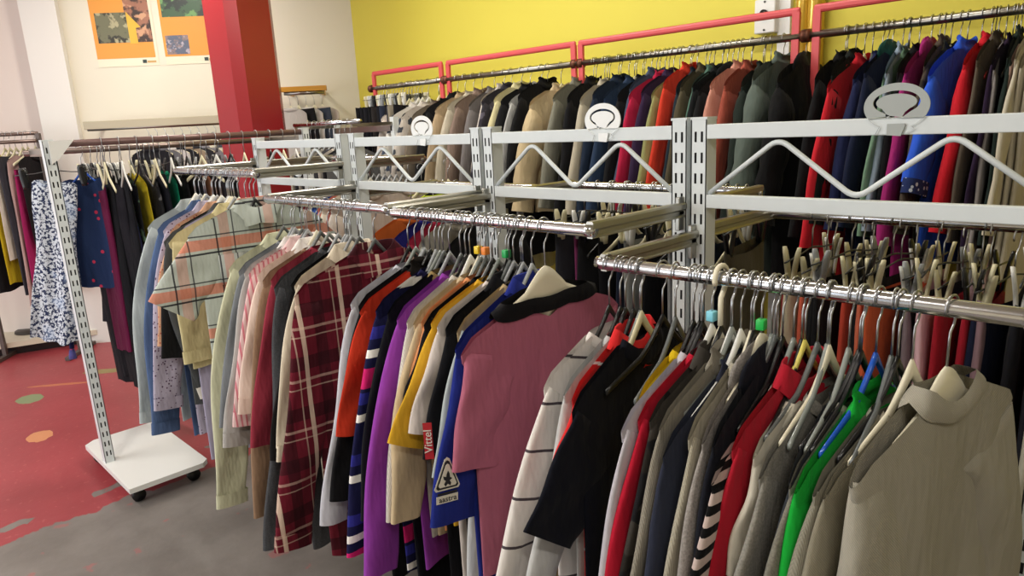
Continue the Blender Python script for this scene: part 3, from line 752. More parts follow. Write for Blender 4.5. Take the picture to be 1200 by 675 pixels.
for i, (c, nm) in enumerate([('#7a3038', 'wine'), ('#c8c4bc', 'white'), ('#2a4a8a', 'blue'), ('#c07060', 'rose'), ('#d0c8b8', 'cream'), ('#8a5048', 'rust'), ('#b8b0a8', 'stone')]):
    X = -3.25+.28*i/6
    garment('sweater', (X, YB, 1.48-.15), radians(4*sin(i*3)), '%s sweater on the rear rail beside the red pillar' % nm, c, 'rear rail', GP, low=True)
    hanger('white', (X, YB, 1.48), radians(4*sin(i*3)), 'white hanger holding the %s sweater beside the red pillar' % nm, 'hangers on the rear rail beside the pillar')
# ------------------------------------------------------------------ room shell
M_YELLOW = simple('yellow_wall_paint', '#dccf4c', .6, 0, (3, .03)); M_WALL = simple('white_wall_paint', '#e2ddcb', .7, 0, (3, .03)); M_WALLP = simple('pinkish_wall_paint', '#dccfc6', .7, 0, (3, .03))
M_PINKRED = simple('rail_frame_paint', '#cc4a4e', .4)
WY = 3.33
CN = Vector((-5.07, WY+.02, 0)); WA = radians(52); WD = Vector((cos(WA), sin(WA), 0)); WN = Vector((sin(WA), -cos(WA), 0))
def struct(name, bm, m, smooth=False): return obj(name, bm, m, None, smooth=smooth, kind='structure')
bm = bmesh.new(); box(bm, -5.2, 3.2, WY, WY+.12, 0, 3.2); struct('wall_back', bm, M_YELLOW)
def wall_quad(name, s0, s1, off0, off1, m, z0=0, z1=3.2):
    """a wall slab along the slanting left wall: s = distance from the corner, off = towards the room"""
    bm = bmesh.new(); pts = [CN-WD*s0+WN*off0, CN-WD*s1+WN*off0, CN-WD*s1+WN*off1, CN-WD*s0+WN*off1]
    prism(bm, [(q.x, q.y) for q in pts], 'z', z0, z1); return struct(name, bm, m)
wall_quad('wall_left', -.1, 2.42, -.12, 0, M_WALL)
wall_quad('wall_left', 2.42, 7.2, -.3, -.10, M_WALLP)
wall_quad('trim_1', 2.2, 2.46, -.12, .055, simple('pier_paint', '#e4e2dc', .7))
FL = CN-WD*7.2
# floor
t = NT('painted_concrete'); X_, Y_, Z_ = t.xyz()
nz = t.noise(5, 6, rough=.6); nz2 = t.noise(1.3, 3)
edge = t.math('ADD', X_, t.math('ADD', t.math('MULTIPLY', t.math('SUBTRACT', nz, .5), .22), t.math('MULTIPLY', t.math('SUBTRACT', nz2, .5), .18)))
grey = t.ramp(edge, -3.44, -3.43)
# a long bare scratch running through the red
sc = t.math('ADD', t.math('ADD', X_, t.math('MULTIPLY', Y_, .12)), t.math('MULTIPLY', t.math('SUBTRACT', t.noise(6, 5), .5), .12))
scm = t.math('MULTIPLY', t.math('LESS_THAN', t.math('ABSOLUTE', t.math('ADD', sc, 3.53)), .022), t.math('GREATER_THAN', t.noise(2.2, 2), .47))
red = t.mix(t.noise(2.5, 4), srgb('#8a3238'), srgb('#a6434a'))
red = t.mix(t.math('MULTIPLY', t.ramp(t.noise(30, 4), .62, .7), .25), red, srgb('#d08078'))
cg = t.mix(t.noise(4, 6, rough=.65), srgb('#5e5753'), srgb('#8c8682'))
cg = t.mix(t.math('MULTIPLY', t.ramp(t.noise(7, 4), .64, .68), .5), cg, srgb('#a85a5c'))
out = t.mix(t.math('MAXIMUM', grey, scm), red, cg)
def ell(cx, cy, a, b, col, o, rot=0):
    dx = t.math('SUBTRACT', X_, cx); dy = t.math('SUBTRACT', Y_, cy); c_, s_ = cos(rot), sin(rot)
    u = t.math('DIVIDE', t.math('ADD', t.math('MULTIPLY', dx, c_), t.math('MULTIPLY', dy, s_)), a)
    v = t.math('DIVIDE', t.math('SUBTRACT', t.math('MULTIPLY', dy, c_), t.math('MULTIPLY', dx, s_)), b)
    d = t.math('ADD', t.math('ADD', t.math('MULTIPLY', u, u), t.math('MULTIPLY', v, v)), t.math('MULTIPLY', t.math('SUBTRACT', t.noise(14, 3), .5), 1.3))
    return t.mix(t.math('LESS_THAN', d, 1.0), o, srgb(col))
out = ell(-5.40, .76, .10, .075, '#7c8a64', out); out = ell(-4.63, .66, .085, .07, '#cc8a60', out); out = ell(-5.60, 1.28, .16, .05, '#8a7a48', out, .9); out = ell(-5.55, .98, .22, .022, '#b86a48', out, .9)
t.l(out, t.b.inputs['Base Color']); t.b.inputs['Roughness'].default_value = .42; t.l(t.bump(t.noise(18, 4), .15, .01), t.b.inputs['Normal'])
bm = bmesh.new(); box(bm, FL.x-1.5, 3.2, -3.4, WY+.3, -.1, 0); struct('floor', bm, t.m)
bm = bmesh.new(); box(bm, FL.x-1.5, 3.2, -3.4, WY+.3, 3.2, 3.3); struct('ceiling', bm, simple('ceiling_paint', '#dcd8cc', .8))
bm = bmesh.new(); box(bm, 3.1, 3.2, -3.3, WY, 0, 3.2); struct('wall_right', bm, M_WALL)
# front wall with wide shop windows towards the left
wx0 = FL.x-1.4
bm = bmesh.new(); box(bm, wx0, 3.2, -3.4, -3.3, 0, .35); box(bm, wx0, 3.2, -3.4, -3.3, 2.75, 3.2); box(bm, -1.5, 3.2, -3.4, -3.3, .35, 2.75); struct('wall_front', bm, M_WALL)
wi = 1
for x in (-4.0, -6.4):
    bm = bmesh.new(); box(bm, x-.03, x+.03, -3.4, -3.32, .35, 2.75); struct('trim_%d' % (wi+1), bm, M_WHITEP); wi += 1
g = simple('window_glass', '#ffffff', .02); g.node_tree.nodes['Principled BSDF'].inputs['Transmission Weight'].default_value = 1; g.node_tree.nodes['Principled BSDF'].inputs['IOR'].default_value = 1.01
bm = bmesh.new(); box(bm, wx0, -1.5, -3.37, -3.365, .35, 2.75); struct('window_1', bm, g)
# pillar
pc = at(302, 190, Y=2.28); 
bm = bmesh.new(); a_, c_ = .18, .12
pts = [(a_, c_), (c_, a_), (-c_, a_), (-a_, c_), (-a_, -c_), (-c_, -a_), (c_, -a_), (a_, -c_)]
ang = radians(8); pts = [(x*cos(ang)-y*sin(ang), x*sin(ang)+y*cos(ang)) for x, y in pts]
prism(bm, pts, 'z', 0, 3.2); o = obj('pillar', bm, simple('red_gloss_paint', '#94252b', .25, 0, (8, .02)), smooth=False, kind='structure'); o.location = (pc.x, 2.28, 0)
# ------------------------------------------------------------------ wall rails
def wall_rail(x0, x1, z, y, label):
    r = thing('wall_clothes_rail', label, 'clothes rail', ((x0+x1)/2, y, z), 0, 'pink-framed rails along the yellow wall')
    h = (x1-x0)/2; bm = bmesh.new(); tube(bm, [(-h-.05, 0, 0), (h+.05, 0, 0)], .016, 16); obj('hanging_rail', bm, simple('worn_steel', '#9a968e', .3, 1), r)
    for s in (-1, 1):
        bm = bmesh.new(); tube(bm, [(s*(h+.035), 0, 0), (s*(h+.06), 0, 0)], .026, 14); obj('end_cap', bm, simple('bronze_cap', '#6a4030', .4, .6), r)
    fz = .115
    prof = .016
    bm = bmesh.new(); pts = []
    for s in (-1, 1):
        box(bm, s*h-prof, s*h+prof, -.012, .006, -1.5, fz-.02, .002)
    box(bm, -h-prof, h+prof, -.012, .006, fz-.032, fz, .01)
    obj('pink_frame', bm, M_PINKRED, r, smooth=False)
    for s in (-1, 1):
        bm = bmesh.new(); box(bm, s*h-.012, s*h+.012, 0, WY-y, -.30, -.27); box(bm, s*h-.012, s*h+.012, 0, WY-y, -1.2, -1.17); obj('wall_arm', bm, M_PINKRED, r, smooth=False)
    return r
WR, WZ = 3.0, 1.9
wall_rail(-4.37, -3.62, WZ, WR, 'leftmost pink-framed wall rail, crowded with dark trousers')
wall_rail(-3.55, -2.52, WZ, WR, 'pink-framed wall rail with beige and grey coats')
wall_rail(-2.47, -1.33, WZ, WR, 'long pink-framed wall rail ending at the yellow pipes')
wall_rail(-1.245, -.1, WZ, WR, 'pink-framed wall rail right of the yellow pipes')
GW = 'coats and trousers on the yellow wall rails'
W1 = [  # (px, py of the near shoulder)
 (505, 118, 'jacket', 'black jacket at the left end of the coat rail', '#151517', {}),
 (514, 122, 'coat', 'camel tan coat at the left end of the coats', '#a08c70', {}),
 (524, 122, 'jacket', 'light stone jacket beside the camel tan coat', '#b0a896', {}),
 (534, 124, 'coat', 'taupe brown coat beside the light stone jacket', '#7c6a60', {}),
 (548, 122, 'coat', 'grey wool coat beside the taupe one', '#6c6868', {}),
 (560, 124, 'jacket', 'off-white jacket before the dark patterned one', '#b8b0a8', {}),
 (568, 122, 'jacket', 'dark patterned jacket beside the off-white one', '#2e2c34', dict(pat='print', col2='#585460')),
 (580, 118, 'coat', 'pale cream yellow coat on the wall rail', '#c4bc94', {}),
 (590, 116, 'jacket', 'black jacket beside the pale cream yellow coat', '#131316', {}),
 (603, 114, 'jacket', 'slim light grey jacket among black coats', '#a4a4a2', dict(t=.012)),
 (610, 113, 'coat', 'black coat just left of the big beige puffer', '#101012', {}),
 (626, 118, 'puffer', 'big beige quilted puffer coat', '#b6a482', dict(L=.66, t=.04, W=.25)),
 (648, 115, 'jacket', 'dull silver grey jacket beside the big beige puffer', '#757468', {}),
 (664, 113, 'coat', 'black coat beside the dull silver grey jacket', '#0f0f12', {}),
 (680, 112, 'jacket', 'bone white fleece jacket on the wall rail', '#aca492', {}),
 (696, 108, 'coat', 'dark blue coat beside the bone white fleece', '#1a2638', {}),
 (712, 112, 'jacket', 'dark denim jacket on the wall rail', '#24344c', dict(pat='denim')),
 (724, 104, 'coat', 'black coat between dark denim and slate jackets', '#111114', {}),
 (738, 112, 'jacket', 'slate blue jacket beside the crimson coat', '#3c465c', {}),
 (748, 112, 'coat', 'crimson coat on the wall rail above the white divider', '#ac1e40', dict(t=.018)),
 (758, 106, 'coat', 'dark aubergine coat beside the crimson one', '#2c1c38', {}),
 (769, 106, 'jacket', 'khaki olive jacket with pale lining', '#8c8c5c', dict(t=.018)),
 (778, 106, 'jacket', 'bright orange-red anorak on the wall rail', '#c83a28', dict(t=.016, L=.5)),
 (786, 110, 'puffer', 'very dark teal puffer jacket', '#1a2630', dict(t=.022)),
 (796, 106, 'jacket', 'olive brown jacket beside the very dark teal puffer', '#4a4434', {}),
 (806, 110, 'coat', 'faded sea green coat on the wall rail', '#4a685c', {}),
 (816, 102, 'coat', 'black coat beside the faded sea green one', '#121416', {}),
 (828, 98, 'coat', 'black hooded coat left of the dusty pink jacket', '#101012', dict(collar='hood')),
 (840, 104, 'jacket', 'dusty pink jacket with terracotta side', '#c08878', dict(t=.016)),
 (850, 106, 'coat', 'terracotta coat beside the dusty pink jacket', '#94483a', {}),
 (866, 102, 'puffer', 'black-green puffer coat left of the grey-green puffer', '#1c2420', dict(L=.85)),
 (888, 104, 'puffer', 'large grey-green puffer coat near the yellow pipes', '#56605a', dict(L=.95, t=.045, W=.25)),
 (915, 98, 'puffer', 'black hooded puffer coat hanging by the yellow pipes', '#0e0e10', dict(L=.9, t=.045, collar='hood')),
]
W2 = [
 (962, 100, 'coat', 'black fur-trimmed coat on a wooden hanger by the yellow pipes', '#0d0d0f', dict(h='wood', t=.03)),
 (974, 104, 'puffer', 'shiny black-green coat left of the red coat', '#161a18', dict(L=.9, t=.02)),
 (985, 100, 'coat', 'long scarlet red coat right of the yellow pipes', '#c42430', dict(L=1.08, t=.03, W=.275)),
 (1006, 102, 'jacket', 'navy rain jacket right of the long scarlet coat', '#1c2244', {}),
 (1018, 96, 'jacket', 'dark navy hooded jacket with a green collar', '#151c34', dict(collar='hood', ccol='#1c4a44')),
 (1030, 104, 'jacket', 'ice blue windbreaker on the right wall rail', '#8c9cac', dict(t=.018, W=.25)),
 (1038, 106, 'jacket', 'sage green windbreaker on the right wall rail', '#6c8a74', dict(W=.255)),
 (1050, 98, 'coat', 'black coat left of the magenta one', '#0e0e12', {}),
 (1064, 100, 'coat', 'magenta hooded coat on the right wall rail', '#98256a', dict(collar='hood', W=.26)),
 (1080, 98, 'jacket', 'brown quilted jacket right of the magenta coat', '#4a4038', dict(pat='print', col2='#2a2420')),
 (1088, 96, 'puffer', 'dark olive padded jacket left of the royal blue one', '#34342c', dict(t=.02)),
 (1108, 96, 'jacket', 'royal blue jacket with patterned sleeve ends', '#2f5ad0', dict(t=.03, W=.29, sl=(32, 10, .36, .09, .07), cuffs=2, cuffcol='#24305c')),
 (1137, 92, 'jacket', 'bright red jacket right of the royal blue one', '#c41f2c', dict(t=.022, W=.24)),
 (1144, 92, 'coat', 'brown coat on a wooden hanger, right wall rail', '#5c5248', dict(h='wood')),
 (1154, 94, 'coat', 'warm grey coat right of the brown coat', '#8c8684', dict(t=.016)),
 (1163, 92, 'coat', 'dark purple coat on the right wall rail', '#2a1c34', {}),
 (1172, 90, 'coat', 'dark green coat on a teal hanger, right wall rail', '#1c2824', {}),
 (1180, 92, 'dress', 'pale rose dress on the right wall rail', '#b89c94', dict(W=.24)),
 (1190, 92, 'shirt', 'cream ruffled blouse at the right edge of the wall rail', '#c4bca8', dict(L=.8, W=.26)),
 (1204, 92, 'dress', 'ivory dress at the right edge of the wall rail', '#c8c0ac', dict(W=.26)),
 (1220, 92, 'dress', 'oatmeal dress at the right edge of the wall rail', '#b4ac98', dict(W=.26)),
]
row('coat rail', W1, WR, WZ, GW, drop=.092, hs='ivory', low=True, jit=1)
row('right wall rail', W2, WR, WZ, GW, drop=.092, hs='ivory', low=True, jit=1)
hanger('red', (at(1168, 20, Y=WR).x, WR, WZ), .1, 'red plastic hanger with a thick red hook, right wall rail', 'hangers on the wall rails')
# trousers and light jackets on the leftmost wall rail
TR = [('#17171a', 'black'), ('#1c1c24', 'midnight'), ('#101014', 'jet black'), ('#1a1a20', 'coal'), ('#202634', 'dark navy'), ('#0f0f12', 'ink black'), ('#2c2828', 'dark brown'), ('#131317', 'soft black'),
      ('#15161c', 'deep navy'), ('#2a3040', 'slate navy'), ('#121214', 'matt black'), ('#34343a', 'charcoal'), ('#8c8474', 'taupe'), ('#16161a', 'raven black')]
for i, (c, nm) in enumerate(TR):
    X = -4.34+.43*i/(len(TR)-1)
    garment('trousers', (X, WR, WZ-.13), radians(6*sin(i*2)), '%s trousers clipped on the leftmost wall rail' % nm, c, 'leftmost wall rail', GW, low=True, t=.03, W=.2, L=.98)
    clip_hanger(['ivory', 'white', 'grey', 'black'][i % 4], (X, WR, WZ), radians(6*sin(i*2)), 'clip hanger gripping the %s trousers on the leftmost wall rail' % nm, 'clip hangers on the wall rail').scale = (.7, .8, .8)
row('leftmost wall rail', [
 (449, 128, 'jacket', 'soft white jacket left end of the light ones', '#cfc4bc', {}),
 (460, 130, 'jacket', 'chalk white jacket with grey print', '#cfcac4', dict(pat='print', col2='#4a5468', h='white')),
 (472, 132, 'jacket', 'white and charcoal patterned jacket', '#bcb4ac', dict(pat='print', col2='#3c4048', h='white')),
 (484, 132, 'jacket', 'taupe fleece jacket beside the patterned ones', '#6e6458', {}),
 (494, 128, 'coat', 'black coat at the gap between two pink frames', '#121214', {})], WR, WZ, GW, drop=.14, hs='ivory', low=True)
extras('wall rails', 5, -4.3, -3.6, WR, WZ, ['ivory', 'white'], 11)
extras('wall rails', 20, -2.4, -1.4, WR, WZ, ['black', 'grey'], 12)
extras('right wall rail', 10, -1.15, -.4, WR, WZ, ['black', 'grey'], 13)
# pipes, trunking and box on the yellow wall
for k, (px, r_) in enumerate(((941, .03), (957, .036))):
    bm = bmesh.new(); X = at(px, 20, Y=WY-.04).x
    tube(bm, [(0, 0, 0), (0, 0, 3.2)], r_, 20); o = obj('wall_pipe', bm, simple('yellow_gloss', '#b8922c', .22, .25)); o.location = (X, WY-.045, 0)
    tag(o, ['slimmer yellow glossy pipe rising up the yellow wall', 'thicker yellow glossy pipe rising by the rail ends'][k], 'pipe', 'pipes on the yellow wall')
X = at(922, 20, Y=WY).x; bm = bmesh.new(); box(bm, -.03, .03, -.03, 0, .0, 3.2, .003); o = obj('cable_trunking', bm, M_WHITEP, smooth=False); o.location = (X, WY, 0); tag(o, 'white vertical cable trunking between switch box and pipes', 'trunking')
X = at(904, 20, Y=WY).x; zz = at(904, 20, Y=WY).z
r = thing('switch_box', 'white electrical switch box on the yellow wall', 'switch box', (X, WY, zz))
bm = bmesh.new(); box(bm, -.05, .05, -.07, 0, -.075, .075, .006); obj('housing', bm, M_WHITEP, r, smooth=False)
bm = bmesh.new(); tube(bm, [(0, -.07, .01), (0, -.085, .01)], .018, 16); obj('knob', bm, M_DARK, r)
for z in (-.06, .062):
    bm = bmesh.new(); tube(bm, [(0, -.07, z), (0, -.073, z)], .005, 10); obj('screw', bm, M_GREYP, r)
# ------------------------------------------------------------------ posters on the slanting wall
def wallmat(s, z, off): return Matrix.Translation(CN-WD*s+WN*off+Vector((0, 0, z))) @ Matrix(((WD.x, WN.x, 0, 0), (WD.y, WN.y, 0, 0), (0, 0, 1, 0), (0, 0, 0, 1)))
def photo_mat(name, colA, colB, colC, scale, seed):
    t = NT(name); mp = t.n('ShaderNodeMapping'); mp.inputs['Location'].default_value = (seed, seed*.7, seed*.3); t.l(t.tc.outputs['Object'], mp.inputs['Vector'])
    f = t.noise(scale, 4, mp.outputs[0], .6); g = t.noise(scale*1.7, 3, mp.outputs[0])
    o = t.mix(t.ramp(f, .44, .52), srgb(colA), srgb(colB)); o = t.mix(t.ramp(g, .55, .62), o, srgb(colC)); t.l(o, t.b.inputs['Base Color']); t.b.inputs['Roughness'].default_value = .4; return t.m
def rect(r, name, x0, x1, z0, z1, y, m, label=None):
    bm = bmesh.new(); box(bm, x0, x1, y-.0012, y, z0, z1); return obj(name, bm, m, r, smooth=False, label=label)
M_OR = simple('poster_orange', '#e2993f', .5); M_PAPER = simple('poster_paper', '#e6e0c8', .5)
# slanted positions: s decreases to the right in the picture
r = thing('poster', 'orange poster with a landscape photo and a face, left on white wall', 'poster', (0, 0, 0), 0, 'posters on the white wall'); r.matrix_world = wallmat(1.985, 2.19, .004)
rect(r, 'sheet', 0, .45, 0, .95, 0, M_PAPER); rect(r, 'orange_field', 0, .43, .06, .94, .0015, M_OR)
rect(r, 'landscape_photo', .03, .268, .175, .395, .003, photo_mat('photo', '#6a6a50', '#2c2a20', '#a8a280', 9, 1))
rect(r, 'portrait_photo', .25, .43, .175, .93, .0024, photo_mat('photo', '#9c6a54', '#3a2a24', '#c89a78', 8, 4))
bm = bmesh.new(); prism(bm, [(.262, .165), (.32, .165), (.318, .28), (.355, .285), (.26, .40)], 'y', .003, .0042); obj('yellow_arrow', bm, simple('arrow_yellow', '#dcb03c', .5), r, smooth=False)
rect(r, 'printed_mark', .33, .36, .02, .045, .003, simple('mark_green', '#2c3c38', .5))
rect(r, 'printed_lines', .365, .43, .022, .036, .003, simple('mark_gold', '#c8a060', .5))
r = thing('poster', 'orange poster with green group photo, beside the red pillar', 'poster', (0, 0, 0), 0, 'posters on the white wall'); r.matrix_world = wallmat(1.482, 2.19, .004)
rect(r, 'sheet', 0, .42, 0, .95, 0, M_PAPER); rect(r, 'orange_field', .0, .41, .06, .94, .0015, M_OR)
rect(r, 'group_photo', .02, .40, .35, .93, .003, photo_mat('photo', '#26302c', '#3c5a40', '#6c9a5c', 8, 7))
rect(r, 'small_photo', .02, .19, .075, .215, .003, photo_mat('photo', '#8c7a78', '#5c6478', '#b0a8b4', 16, 9))
rect(r, 'printed_mark', .29, .32, .02, .045, .003, simple('mark_green', '#2c3c38', .5))
rect(r, 'printed_lines', .325, .39, .022, .036, .003, simple('mark_gold', '#c8a060', .5))
# ------------------------------------------------------------------ left rack: single slotted post, its rails running away from the camera
LX, LY = -3.70, .784
r = thing('clothes_rack', 'white T-shaped slotted rack by the red floor, on a square white base', 'clothes rack', (LX, LY, 0), pi/2)
ln = 1.25
for x in (.0, ln): upright(1.64, r, (x, 0, 0))
bm = bmesh.new(); prism(bm, [(-.03, -.40), (.30, -.40), (.33, -.37), (.33, .31), (.30, .34), (.02, .34), (-.03, .30)], 'z', .078, .102); f = obj('base_plate', bm, M_WHITEP, r, smooth=False)
for cx_, cy_ in ((.02, -.33), (.27, -.33), (.27, .27), (.02, .27)):
    bm = bmesh.new(); bmesh.ops.create_cone(bm, cap_ends=True, segments=20, radius1=.03, radius2=.03, depth=.024, matrix=Matrix.Translation((cx_, cy_, .031)) @ Matrix.Rotation(pi/2, 4, 'X')); obj('caster', bm, M_DARK, f)
    bm = bmesh.new(); box(bm, cx_-.02, cx_+.02, cy_-.02, cy_+.02, .062, .08, .002); obj('caster_fork', bm, M_BRACKET, f, smooth=False)
bm = bmesh.new(); box(bm, ln-.1, ln+.2, -.38, .38, .078, .102, .004); obj('base_plate', bm, M_WHITEP, r, smooth=False)
bm = bmesh.new(); tube(bm, [(.02, 0, 1.625), (ln, 0, 1.625)], .016, 12); obj('top_beam', bm, simple('reddish_beam', '#6e5450', .4, .3), r)
bm = bmesh.new(); prism(bm, [(0, 1.64), (.0, 1.54), (.03, 1.56), (.10, 1.64)], 'y', -.035, -.027); obj('bracket_plate', bm, M_WHITEP, r, smooth=False)
for x in (0.01, ln-.01): obj('bracket', bracket_bm(LB, 1), M_BRACKET, r, smooth=False, loc=(x, 0, 1.59))
bm = bmesh.new(); tube(bm, [(-.02, LB, 1.59), (ln+.02, LB, 1.59)], .0145, 16); obj('hanging_rail', bm, simple('brown_rail', '#7a6a64', .35, .7), r)
RX, RZ = LX-LB, 1.59
GX = 'clothes on the rack beside the red floor'
def lrow(Yp, kind, desc, c, yaw=0, st='clip', dz=0, **kw):
    garment(kind, (RX, Yp, RZ-.14+dz), radians(-90+yaw), desc, c, 'left rack', GX, low=kw.pop('low', True), **kw)
    a = radians(-90+yaw)
    if st == 'clip': clip_hanger(['ivory', 'white', 'grey', 'black'][int(Yp*100) % 4], (RX, Yp, RZ), a, 'clip hanger gripping the '+shorten(desc), 'hangers on the rack beside the red floor')
    elif st: hanger(st, (RX, Yp, RZ), a, 'hanger holding the '+shorten(desc), 'hangers on the rack beside the red floor')
lrow(.87, 'dress', 'long white and navy speckled sundress hung behind the slotted post', '#ccd2dc', yaw=58, low=False, pat='floral', col2='#2a3352', W=.10, L=.82, flare=.22, roll=-9, st='clip', waist=.2, dz=.0)
lrow(1.0, 'dress', 'short navy denim dress with red rose dots', '#23345a', yaw=55, low=False, pat='dots', col2='#c03858', W=.12, L=.56, flare=.15, st='blue', split=0)
lrow(1.045, 'trousers', 'magenta trousers below the denim dress', '#5c1238', yaw=5, L=.88, W=.12, dz=-.04)
lrow(1.09, 'dress', 'black dress with tiny orange trim', '#17151c', yaw=10, L=.8, W=.19)
lrow(1.135, 'dress', 'navy ruffled dress beside the black one', '#23264a', L=.7, W=.2, pat='print', col2='#3c4a8c')
lrow(1.18, 'tank', 'black print top with pale green motif', '#1c1c20', pat='print', col2='#6c8a6c', W=.2, L=.75, st='grey')
lrow(1.23, 'tank', 'yellow strappy top on the rack beside the red floor', '#c8b428', W=.19, L=.42, st='ivory')
lrow(1.28, 'dress', 'black and grey geometric print dress', '#222226', pat='print', col2='#6c6c70', W=.2, L=.8)
lrow(1.33, 'tank', 'charcoal long top beside the geometric dress', '#2c2c30', W=.2, L=.7, st='black')
lrow(1.38, 'tank', 'emerald green strappy top', '#0f7a5c', W=.19, L=.52, st='black')
lrow(1.43, 'dress', 'plain black dress right of the emerald green top', '#0d0d10', W=.2, L=.85)
lrow(1.49, 'tank', 'black satin top left of the peach scarf top', '#141416', W=.2, L=.8, st='ivory')
lrow(1.56, 'tank', 'narrow peach top hanging by the pillar', '#c48a6c', W=.19, L=.42, st='ivory')
lrow(1.63, 'trousers', 'dark grey trousers hanging by the pillar', '#2e2e36', W=.19, L=.9)
lrow(1.70, 'dress', 'dark charcoal dress hanging by the pillar', '#1e1e22', W=.2, L=.8)
lrow(1.075, 'skirt', 'long coal black skirt behind the speckled sundress and denim dress', '#131318', yaw=8, W=.13, L=1.12, wave=.02)
lrow(1.11, 'skirt', 'long very dark plum skirt behind the denim dress', '#1c101c', yaw=5, W=.15, L=1.08, wave=.02)
lrow(1.10, 'skirt', 'long black pleated skirt reaching near the floor', '#101016', yaw=10, W=.22, L=1.15, dz=0, wave=.02)
lrow(1.30, 'skirt', 'long midnight skirt hanging near the floor', '#12141e', yaw=5, W=.22, L=1.15, wave=.02)
lrow(1.50, 'skirt', 'long ink black skirt hanging near the floor', '#0f1016', yaw=0, W=.22, L=1.15, wave=.02)
extras('rack beside the red floor', 0, 0, 1, 0, 0, ['white'], 1)
rnd = random.Random(4)
for i in range(14):
    s = ['ivory', 'white', 'black'][i % 3]
    hanger(s, (LX, 1.0+.075*i, 1.625), radians(-90+rnd.uniform(-12, 12)), '%s hanger hooked over the top beam of the rack beside the red floor' % COLN[s], 'spare hangers on the top beam')
# tasselled cords dangling below the sundress
r = thing('tie_cord', 'pair of navy tie cords with tassels dangling under the speckled sundress', 'cord', tuple(at(92, 402, X=-4.16)))
for s in (-1, 1):
    bm = bmesh.new(); tube(bm, [(0, s*.028, .12), (.004, s*.03, .04), (0, s*.034, -.02)], .012, 8); o = obj('cord', bm, cloth('#1c2450'), r)
    bm = bmesh.new(); tube(bm, [(0, s*.034, -.02), (0, s*.036, -.035), (0, s*.038, -.075)], [.008, .014, .02], 8); obj('tassel', bm, cloth('#5a5a9c', 'print', '#c05070'), o)
# ------------------------------------------------------------------ far left rack along the slanting wall
def slant(s, off, z): return CN-WD*s+WN*off+Vector((0, 0, z))
q = slant(2.62, .25, 0)
ZF = 1.70
def slant_at(px, py, off):
    d = ROT @ Vector((px-CX, -(py-CY), -FP)); o = Vector((0, 0, EYE)); c = CN+WN*off
    tt = (c-o).dot(WN)/d.dot(WN); p = o+d*tt; return p
P0 = slant_at(44, 156, .30); P1 = slant_at(-60, 160, .30)
r = thing('clothes_rack', 'far left brown rail rack against the pinkish wall', 'clothes rack', (P0.x, P0.y, 0), WA+pi)
L_ = (P1-P0).length; zt = P0.z
for z in (zt, zt-.055):
    bm = bmesh.new(); tube(bm, [(0, .0 if z == zt else .04, z), (L_, .0 if z == zt else .04, z)], .013, 10); obj('hanging_rail', bm, simple('brown_rail', '#7a6a64', .35, .7), r)
for x in (0, L_-.05):
    bm = bmesh.new(); box(bm, x-.015, x+.015, -.015, .015, .0, zt, .002); obj('upright', bm, simple('brown_post', '#5e5450', .5, .4), r, smooth=False)
    bm = bmesh.new(); box(bm, x-.02, x+.02, -.22, .22, 0, .03, .004); obj('foot', bm, simple('brown_post', '#5e5450', .5, .4), r, smooth=False)
for (px, kind, desc, c, kw) in [(6, 'tank', 'mustard top on the far left rack', '#b8a020', dict(L=.95, W=.2)), (-8, 'tank', 'black top at the left edge of the far left rack', '#18181c', dict(L=1.0, W=.2)), (12, 'tank', 'off-white long top on the far left rack', '#c4bcb0', dict(L=.75, W=.2)),
    (19, 'trousers', 'dark slate trousers on the far left rack', '#35353d', dict(L=1.05, W=.2)), (27, 'dress', 'dusty rose dress on the far left rack', '#a88c88', dict(L=1.1, W=.17)), (42, 'tank', 'black vest on the far left rack', '#19171a', dict(L=.65, W=.19)), (33, 'skirt', 'magenta skirt low on the far left rack', '#8c1c50', dict(L=.9, W=.17, dz=-.1))]:
    dz = kw.pop('dz', 0); p = slant_at(px, 175, .30)
    garment(kind, (p.x, p.y, zt-.15+dz), WA+radians(-14), desc, c, 'far left rack', 'clothes on the far left rack', low=True, **kw)
    hanger('ivory', (p.x, p.y, zt), WA+radians(-14), 'ivory hanger holding the '+desc, 'hangers on the far left rack')
# white platform under it with a dark round plate
bm = bmesh.new(); a0 = at(116, 402, Z=0); b0 = at(-60, 430, Z=0); dd = (b0-a0).normalized(); nn = Vector((dd.y, -dd.x, 0)); nn = nn if nn.dot(Vector((-1, 0, 0))) > 0 else -nn
pts = [a0, b0+dd*.5, b0+dd*.5+nn*.55, a0+nn*.40]
r = thing('display_platform', 'low white display platform along the slanting wall', 'platform', tuple(a0))
prism(bm, [((p-a0).x, (p-a0).y) for p in pts], 'z', .075, .115); obj('platform_top', bm, simple('platform_cream', '#d6cdb8', .5), r, smooth=False)
bm = bmesh.new(); pts = [a0-dd*.02+nn*.08, b0+dd*.4+nn*.08, b0+dd*.4+nn*.5, a0+nn*.36]; prism(bm, [((p-a0).x, (p-a0).y) for p in pts], 'z', 0, .075); obj('shadow_block', bm, M_DARK, r, smooth=False)  # dark block stands in for the shadow beneath the platform
p = at(40, 386, Z=.125)
bm = bmesh.new(); bmesh.ops.create_cone(bm, cap_ends=True, segments=40, radius1=.14, radius2=.135, depth=.016); o = obj('round_stand_base', bm, simple('dark_iron', '#3a342e', .5, .3), loc=(p.x, p.y, .124)); tag(o, 'dark round stand base resting on the low white platform', 'stand base')
